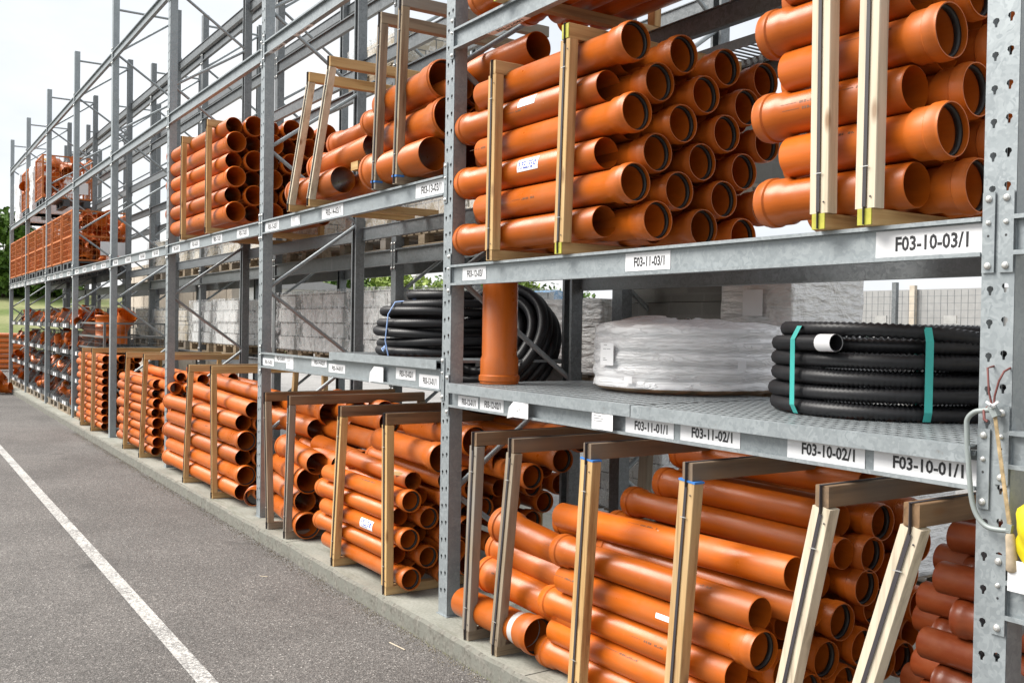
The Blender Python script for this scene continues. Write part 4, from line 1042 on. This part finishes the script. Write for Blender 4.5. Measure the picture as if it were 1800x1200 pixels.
for k, (x, z, h_) in enumerate([(1.3, 2.04, 1.0), (2.6, 2.04, 1.0), (1.2, 0, .95), (2.6, 0, .95)]):  # unseen loads added to keep light from the right off the pipe ends
    pallet_load('added light-blocking pallet in the bays right of the near upright, %s' % ['upper nearer', 'upper farther', 'lower nearer', 'lower farther'][k], x, .62, z, 1.15, .8, h_, 'block_tan', None, 90 + k, 0, 'added light-blocking pallets right of the near upright')
# yard pallets at ground far behind
for k in range(7):
    pallet_load('low flat pallet load standing far out in the yard, %s from left' % ORD[k + 1], -33 + k * 1.9, 11.5 + .3 * k, -.098, 1.5, 1.0, .12 + .08 * (k % 2), 'block_grey', None, 70 + k, .1, 'low pallets far out in the yard')
pallet_load('white film wrapped stack on the yard floor below the shelf', -2.9, 3.1, -.098, 1.0, .9, .75, 'block_grey', 'film_heavy', 81)
pallet_load('grey stack on the yard floor below the dark pipes', -5.2, 3.3, -.098, 1.1, .9, .6, 'block_grey', 'film', 82)

# ---------------------------------------------------------------- fittings
def elbow_mesh(r=.08, Rb=.10, ang=math.radians(87)):
    b = MB(); pts = []; rr = []
    for k in range(10):
        a_ = ang * k / 9; pts.append((Rb * math.sin(a_), 0, Rb * (1 - math.cos(a_)))); rr.append(r)
    d0 = Vector((-1, 0, 0)); p = [Vector(q) for q in pts]
    st_ = [p[0] - Vector((.10, 0, 0)), p[0] - Vector((.085, 0, 0)), p[0] - Vector((.084, 0, 0)), p[0] - Vector((.02, 0, 0))]; sr = [r * 1.2, r * 1.22, r * 1.14, r * 1.14]
    dE = (p[-1] - p[-2]).normalized(); en = [p[-1] + dE * .03, p[-1] + dE * .12]; er = [r, r]
    b.tube(st_ + p + en, sr + rr + er, 14, 0, False)
    b.tube([en[-1], p[-1], p[0], st_[0]], [r * .93, r * .93, r * .93, r * 1.1], 14, 0, False)
    return b
def tee_mesh(r=.08, L=.38, ang=45):
    b = MB(); b.tube([(-L / 2, 0, 0), (-L / 2 + .02, 0, 0), (-L / 2 + .021, 0, 0), (-L / 2 + .08, 0, 0), (-L / 2 + .1, 0, 0), (L / 2, 0, 0)], [r * 1.22, r * 1.22, r * 1.14, r * 1.14, r, r], 14, 0, False)
    b.tube([(L / 2, 0, 0), (-L / 2, 0, 0)], [r * .93, r * 1.1], 14, 0, False)
    a_ = math.radians(ang); d = Vector((-math.cos(a_), 0, math.sin(a_))); p = Vector((.06, 0, 0))
    b.tube([p, p + d * .15, p + d * .17, p + d * .23, p + d * .231, p + d * .25], [r * .95, r * .95, r * 1.14, r * 1.14, r * 1.22, r * 1.22], 14, 0, False)
    b.tube([p + d * .25, p + d * .1], [r * 1.1, r * .9], 14, 0, False)
    return b
def coupler_mesh(r=.085, L=.22):
    b = MB(); b.lathe([(-L / 2, r * 1.06), (-L / 2 + .02, r * 1.06), (-L / 2 + .021, r), (-.005, r), (-.005, r * 1.04), (.005, r * 1.04), (.005, r), (L / 2 - .021, r), (L / 2 - .02, r * 1.06), (L / 2, r * 1.06), (L / 2, r * .92), (-L / 2, r * .92)], 18, 'x'); return b
FM = [(elbow_mesh().mesh('pipe_elbow', M['pipe']), 'pipe_elbow', 'elbow'), (tee_mesh().mesh('pipe_branch', M['pipe']), 'pipe_branch', 'branch'), (coupler_mesh().mesh('pipe_coupler', M['pipe']), 'pipe_coupler', 'coupler'),
      (tee_mesh(.09, .36, 88).mesh('pipe_branch', M['pipe']), 'pipe_branch', 'branch')]
def fitting(kind, loc, rot, sc, label, group):
    me, nm, cat = FM[kind]; o = link(nm, me, None, loc); o.rotation_euler = rot; o.scale = (sc,) * 3
    return tag(o, label, cat, group)

# orange mesh crates on the upper shelves
def crate_mesh(w_, d_, h_, pitch=.075, r=.006):
    b = MB()
    def wire(p, q, rr=r): b.bar(p, q, rr, rr)
    for x in (0, w_):
        for y in (0, d_): b.bar((x, y, 0), (x, y, h_), .035, .035)
    for z in (.02, h_ * .5, h_):
        for p, q in (((0, 0, z), (w_, 0, z)), ((0, d_, z), (w_, d_, z)), ((0, 0, z), (0, d_, z)), ((w_, 0, z), (w_, d_, z))): b.bar(p, q, .022, .028)
    for k in range(1, int(w_ / pitch)):
        x = w_ * k / int(w_ / pitch)
        for y in (0, d_): wire((x, y, 0), (x, y, h_))
    for k in range(1, int(d_ / pitch)):
        y = d_ * k / int(d_ / pitch)
        for x in (0, w_): wire((x, y, 0), (x, y, h_))
    for k in range(1, int(h_ / (pitch * 1.4))):
        z = h_ * k / int(h_ / (pitch * 1.4))
        for y in (0, d_): wire((0, y, z), (w_, y, z))
        for x in (0, w_): wire((x, 0, z), (x, d_, z))
    return b
CW = 1.06
cm = crate_mesh(CW, .95, .88).mesh('mesh_cage', M['crate'])
tray = MB().box((.02, .02, .0), (CW - .02, .93, .012)).mesh('floor_panel', M['crate_panel'])
palm = MB()
for y in (0, .4, .8):
    palm.box((0, y, 0), (CW, y + .12, .03))
    for x in (0, .46, .92): palm.box((x, y, .03), (x + .14, y + .12, .12))
palm.box((0, 0, .12), (CW, .92, .145)); palm = palm.mesh('plastic_pallet', M['bintray'])
gC = 'orange wire mesh crates full of fittings on the high shelves'
ctw = MB().box((.62, -.022, .02), (1.0, -.012, .25)).mesh('label_board', M['label'])
def crate(label, x, z, y=.02, board=False, fill=6, seed=0, side=False):
    t = thing('mesh_crate', label, 'crate', (x, y, z + .15), None, gC)
    link('mesh_cage', cm, t); link('floor_panel', tray, t)
    p = link('plastic_pallet', palm, None, (x, y, z)); tag(p, 'dark pallet carrying the ' + label.split(' crate')[0] + ' crate', 'pallet', 'dark pallets under the mesh crates')
    if board:
        o = MB().box((0, 0, 0), (.004, .42, .24)).obj('label_board', M['label'], t, (CW + .022, .45, .12))
    q = random.Random(seed)
    for k in range(fill):
        fx = x + (CW - .25 if side and k % 2 else q.uniform(.2, CW - .2)); fy = y + q.uniform(.14, .8)
        fz = z + .28 + .13 * (k // 2) + q.uniform(-.02, .03)
        kk = q.randrange(4)
        fitting(kk, (fx, fy, min(fz, z + .86)), (q.uniform(-1.2, 1.2), q.uniform(-.8, .8), q.uniform(0, 6.3)), q.uniform(.85, 1.15), 'orange pipe %s jumbled in the %s' % (FM[kk][2], label.split(',')[0]), 'orange fittings jumbled inside the high mesh crates')
names = ['farthest crate on the middle shelf', 'second farthest crate on the middle shelf', 'third farthest crate on the middle shelf', 'fourth farthest crate on the middle shelf', 'fifth farthest crate on the middle shelf', 'sixth crate on the middle shelf', 'seventh crate on the middle shelf', 'nearest crate on the middle shelf']
for k in range(8):
    crate(names[k] + ', rusty orange mesh', -26.3 + k * 1.215, 2.568, fill=8 if k < 7 else 18, seed=k, side=(k == 7), board=(k == 7))
for k in range(4):
    pipe('short orange pipe lying in the nearest middle shelf crate, %s' % ['lower front', 'upper front', 'lower back', 'upper back'][k], (-16.9, .15 + .25 * (k // 2), 2.85 + .17 * (k % 2)), (-17.6, .15 + .25 * (k // 2), 2.85 + .17 * (k % 2)), .085, 'r', 'short pipes in the nearest mesh crate', False)
crate('topmost crate on the high shelf, rusty orange mesh with white board', -21.6, 4.062, board=True, fill=14, seed=31, side=True)
crate('high shelf crate beside the white film, rusty orange mesh', -24.0, 4.062, fill=8, seed=32)
t = thing('wrapped_stack', 'white film wrapped stack at the far end of the high shelf', 'wrapped load', (-22.8, .5, 4.062))
film_mesh(.8, .9, 1.05, 5, .03).obj('film', M['white_film'], t); MB().box((-.38, -.42, 0), (.38, .42, .98)).obj('contents', M['kraft'], t)
t = thing('wrapped_stack', 'tall white film wrapped stack in the farthest high shelf bay', 'wrapped load', (-25.3, .5, 4.062))
film_mesh(.9, .9, 1.15, 6, .03).obj('film', M['white_film'], t); MB().box((-.4, -.42, 0), (.4, .42, 1.1)).obj('contents', M['kraft'], t)
tag(MB().bar((0, 0, 0), (1.2, .2, -.35), .12, .03).obj('wood_plank', M['wood_x'], None, (-22.6, .3, 5.32)), 'yellow plank sloping on top of the high shelf loads', 'plank')

# stacking bins with slanted open fronts, bottom left
def bin_frame():
    b = MB(); w_, d_, h_ = 1.0, .85, .36
    for k in range(11):
        x = w_ * k / 10; b.bar((x, d_, 0), (x, d_, h_), .005, .005)
    for k in range(5):
        z = h_ * k / 4; b.bar((0, d_, z), (w_, d_, z), .005, .005)
        for x in (0, w_): b.bar((x, .22 * k / 4, z), (x, d_, z), .005, .005)
    for x in (0, w_):
        for k in range(8): b.bar((x, .22 + .08 * k, 0), (x, .22 + .08 * k, h_), .005, .005)
        b.bar((x, 0, 0), (x, .24, h_), .02, .02); b.bar((x, d_, 0), (x, d_, h_), .02, .02)
    b.bar((0, .24, h_), (w_, .24, h_), .012, .012)
    for k in range(4): b.bar((.2 + .2 * k, -.02, .03), (.32 + .2 * k, .18, h_ * .8), .008, .008)
    return b
bf = bin_frame().mesh('wire_sides', M['binwire'])
bt = MB().box((0, 0, 0), (1.0, .85, .012)).box((0, -.012, -.02), (1.0, 0, .07)).mesh('tray', M['bintray'])
bl_ = MB().box((.35, -.016, -.01), (.50, -.013, .05)).mesh('card_label', M['label'])
gF = 'grey wire stacking bins with fittings at the far left'
wp = wood_pallet_mesh(1.1, .9, .14).mesh('pallet', M['oldwood_x'])
for c in range(9):
    x = -26.35 + c * 1.165
    o = link('wooden_pallet', wp, None, (x + .5, .48, 0)); tag(o, 'grey pallet under the %s bin column from the far end' % ORD[c + 1], 'pallet', 'grey pallets under the bin columns')
    for lv in range(4):
        if c == 8 and lv > 3: continue
        z = .15 + lv * .47
        t = thing('stacking_bin', 'wire bin with slanted front, %s column from far end, %s level' % (ORD[c + 1], ['bottom', 'second', 'third', 'top'][lv]), 'bin', (x, .05, z), None, gF)
        link('wire_sides', bf, t); link('tray', bt, t); link('card_label', bl_, t); link('card_label', bl_, t, (.23, 0, 0))
        q = random.Random(c * 10 + lv)
        nf = 5 if c > 3 else 4
        for k in range(nf):
            kk = q.randrange(4); sc = q.uniform(.6, .9)
            fitting(kk, (x + .15 + .7 * k / (nf - 1) + q.uniform(-.05, .05), .15 + q.uniform(0, .35), z + .10 + q.uniform(0, .07)), (q.uniform(-1, 1), q.uniform(-.7, .7), q.uniform(0, 6.3)), sc,
                    'orange %s in the wire bin, %s column from far end, %s level' % (FM[kk][2], ORD[c + 1], ['bottom', 'second', 'third', 'top'][lv]), 'orange fittings in the wire bins')
# large cage with big fittings
for lab, kk, loc, rot, sc in [('large upright orange branch standing in the cage behind the fourth upright', 1, (-14.75, .42, 1.60), (0, math.pi / 2, .3), 1.5), ('large orange elbow lying in the cage at its left end', 0, (-16.9, .35, 1.45), (0, -.9, .4), 1.5), ('upright orange coupler standing in the cage', 2, (-15.55, .35, 1.58), (0, math.pi / 2, 0), 1.75), ('orange branch leaning in the cage beside the elbow', 3, (-16.3, .4, 1.5), (.3, .6, 1), 1.3)]:
    fitting(kk, loc, rot, sc, lab, 'large orange fittings in the cage')
t = thing('mesh_cage_box', 'dark wire cage holding large orange fittings above the farthest slab bundle', 'cage', (-17.1, .1, 1.22))
crate_mesh(2.9, .9, .42, .07, .003).obj('wire_sides', M['binwire'], t); MB().box((0, 0, 0), (2.9, .9, .02)).obj('tray', M['bintray'], t)
for x in (-16.2, -14.2):
    tag(MB().bar((x, .5, 0), (x, .5, 1.21), .08, .08).obj('support_post', M['bintray']), 'dark post under the fittings cage, %s one' % ('farther' if x < -15 else 'nearer'), 'post')
# scattered orange fittings on the ground at the rack end
for k in range(9):
    q = random.Random(900 + k); kk = [0, 1, 3][k % 3]
    fitting(kk, (-24.3 - .42 * (k % 5) + q.uniform(-.1, .1), -.25 - .34 * (k // 5) - .18 * (k % 5) + q.uniform(-.1, .1), .03 + .1 * (k % 2)), (q.uniform(-.6, .6), q.uniform(-.4, .4), q.uniform(0, 6)), 1.4, 'orange fitting on the asphalt at the far rack end, %s in the heap' % ORD[k + 1], 'orange fittings heaped on the asphalt')
# far pile of long pipes past the rack
for k in range(7):
    pipe('long orange pipe stacked crosswise past the far rack end, %s from the ground' % ORD[k + 1], (-35.6, 1.6, .03 + .18 * k), (-36.0, -5, .03 + .18 * k), .088, 'r', 'long orange pipes stacked past the far rack end', False)

# ---------------------------------------------------------------- background
t = thing('cream_wall', 'cream building wall seen behind the far left bins', 'wall', (-24, 3.2, 0))
b = MB(); b.box((-4.5, 0, -.1), (6.0, .15, 3.2))
for k in range(9): b.box((-4.4 + k * 1.25, -.012, -.1), (-4.36 + k * 1.25, 0, 3.2))
b.obj('panels', M['cream'], t)
# yard wall with mesh panels
t = thing('yard_wall', 'pale panel wall at the back of the yard behind the coils', 'wall', (-15, 12.5, -.1))
b = MB(); b.box((0, 0, 0), (19, .18, 2.55)); b.obj('panels', M['wall'], t)
b = MB()
for k in range(13):
    x = k * 1.55; b.box((x - .05, -.09, 0), (x + .05, -.01, 2.62))
b.obj('posts', M['cream'], t)
t = thing('mesh_fence', 'grey wire mesh fence standing in front of the pale yard wall', 'fence', (-15, 11.9, -.1))
b = MB()
for k in range(158): b.box((k * .12, 0, 0), (k * .12 + .006, .006, 2.5))
for k in range(21): b.box((0, -.006, k * .12), (19, 0, k * .12 + .006))
b.obj('mesh_panel', M['galv_dark'], t)
for k in range(7): MB().box((k * 3.1, -.06, 0), (k * 3.1 + .08, .02, 2.65)).obj('fence_post', M['galv_dark'], t)
b = MB()
for k in range(14):
    x = .7 + k * 1.3; b = MB(); b.box((x, -.09, 1.95), (x + .22, -.06, 2.08)); b.box((x + .03, -.092, 1.98), (x + .19, -.0905, 2.05)); b.obj('clasp', M['bolt'], t)

for k in range(9):
    tag(MB().bar((0, 0, 0), (.08, .35, 1.85), .05, .05).obj('stacked_bar', M['green_bar'] if k % 3 == 0 else M['galv_dark'], None, (-14 + k * 1.6, 11.3, -.1)), 'thin upright bar leaning on the yard mesh fence, %s from left' % ORD[k + 1], 'bar', 'bars leaning on the yard fence')
t = thing('warehouse', 'low white warehouse with a pale roof across the yard', 'building', (-70, 13.5, -.1))
MB().box((0, 0, 0), (13, 9.5, 3.9)).obj('wall', M['bldg'], t)
rb_ = MB(); rb_.add([(-.5, -.5, 3.9), (13.5, -.5, 3.9), (13.5, 10, 3.9), (-.5, 10, 3.9), (-.5, 4.7, 4.9), (13.5, 4.7, 4.9)], [(0, 1, 5, 4), (2, 3, 4, 5), (0, 4, 3), (1, 2, 5), (0, 3, 2, 1)]); rb_.obj('roof', M['wall'], t)
for k in range(3): MB().box((13.01, 1 + 2.9 * k, 1.4), (13.04, 2.6 + 2.9 * k, 2.8)).obj('window', M['green_bar'], t)
t = thing('blue_hall', 'pale hall with a blue grey roof beyond the yard wall', 'building', (-66, 34.5, -.1))
MB().box((0, 0, 0), (10, 8, 3.5)).obj('wall', M['bldg'], t)
rb_ = MB(); rb_.add([(-.5, -.5, 3.5), (10.5, -.5, 3.5), (10.5, 8.5, 3.5), (-.5, 8.5, 3.5), (-.5, 4, 4.5), (10.5, 4, 4.5)], [(0, 1, 5, 4), (2, 3, 4, 5), (0, 4, 3), (1, 2, 5), (0, 3, 2, 1)]); rb_.obj('roof', M['roofred'], t)
for k in range(3): MB().box((10.01, .8 + 2.5 * k, 1.2), (10.04, 2.2 + 2.5 * k, 2.6)).obj('window', M['green_bar'], t)
t = thing('street_lamp', 'thin pale street lamp rising in front of the yard trees', 'street lamp', (-47.3, 22.5, -.1))
MB().tube([(0, 0, 0), (0, 0, 4.3), (.3, -.1, 4.6)], [.07, .05, .04], 8).obj('pole', M['bldg'], t); MB().box((.2, -.3, 4.55), (.8, .05, 4.68)).obj('lamp_head', M['bldg'], t)

# grassy bank and trees at far left
b = MB(); vv = []; fs = []
nx, ny = 30, 30
for i in range(nx):
    for j in range(ny):
        x = -52 - 90 * i / (nx - 1); y = -60 + 90 * j / (ny - 1)
        h = -.2 + 4.6 * max(0, min(1, (-x - 54) / 45)) ** 1.1 + .25 * noise.noise((x * .08, y * .08, 0)); vv.append((x, y, h))
for i in range(nx - 1):
    for j in range(ny - 1): o_ = i * ny + j; fs.append((o_, o_ + ny, o_ + ny + 1, o_ + 1))
b.add(vv, fs, 0, True); tag(b.obj('hill', M['grass']), kind='structure')
def tree(label, x, y, z, h, r, seed, mat='leaf', n=5200, ls=.16, group='trees beyond the yard'):
    q = random.Random(seed); t = thing('tree', label, 'tree', (x, y, z), None, group)
    b = MB(); b.tube([(0, 0, 0), (.05, 0, h * .35), (0, .1, h * .7)], [.22, .16, .06], 8)
    cl = []
    for k in range(16):
        a_ = q.uniform(0, 6.28); rr = r * math.sqrt(q.random()) * .75; zz = h * q.uniform(.28, .9); f_ = 1 - abs((zz / h) - .55) * .9
        c = Vector((rr * math.cos(a_) * f_, rr * math.sin(a_) * f_, zz)); cl.append((c, r * q.uniform(.22, .42)))
        b.tube([(0, 0, h * .3), tuple(c * .6 + Vector((0, 0, h * .12))), tuple(c)], [.07, .04, .015], 5)
    b.obj('trunk', M['bark'], t)
    b = MB()
    for k in range(n):
        c, cr_ = q.choice(cl); d = Vector((q.gauss(0, 1), q.gauss(0, 1), q.gauss(0, .8))).normalized() * cr_ * (q.random() ** .4) * 1.15
        p = c + d; u = Vector((q.gauss(0, 1), q.gauss(0, 1), q.gauss(0, 1))).normalized(); v_ = u.cross(Vector((q.gauss(0, 1), q.gauss(0, 1), 1))).normalized()
        s_ = ls * q.uniform(.6, 1.3); b.add([p - u * s_, p + v_ * s_ * .6, p + u * s_, p - v_ * s_ * .6], [(0, 1, 2, 3)])
    b.obj('crown', M[mat], t)
for k, (x, y, z, h, r) in enumerate([(-96, 2, 2.2, 9.5, 4.2), (-92, 6, 2.0, 8.5, 4.0), (-100, -3, 2.6, 10, 4.5), (-93, 9.5, 1.6, 8, 3.5)]):
    tree('leafy green tree on the grass bank at far left, %s' % ['behind the rack corner', 'right one', 'left one', 'rightmost'][k], x, y, z, h, r, 500 + k, 'leaf', 7000, .28, 'trees on the grass bank')
TREES = [(-72.6, 26.0), (-65.9, 27.8), (-63.0, 29.3), (-65.3, 33.4), (-67.6, 37.6), (-70.2, 42.9), (-67.7, 44.8), (-69.2, 49.6)]
for k, (x, y) in enumerate(TREES):
    tree('bushy green tree in the row beyond the yard, %s from left' % ORD[k + 1], x, y, -.1, 5.4 + 1.1 * math.sin(k * 1.7), 4.6, 300 + k, 'leaf2' if k % 3 != 1 else 'leaf', 3200, .26)


# odds and ends on the ground
for k, (x, y, a_, l_) in enumerate([(-3.35, -.34, .1, .16), (-5.1, -.5, .7, .06), (-2.2, -.42, 2.0, .05)]):
    o = MB().bar((0, 0, 0), (l_ * math.cos(a_), l_ * math.sin(a_), .001), .006, .003).obj('wood_splinter', M['palewood_z'], None, (x, y, -.101))
    tag(o, ['long pale wood splinter on the asphalt below the nearest slab upright', 'short splinter on the asphalt farther along the kerb', 'short splinter on the asphalt closest to the camera'][k], 'splinter')
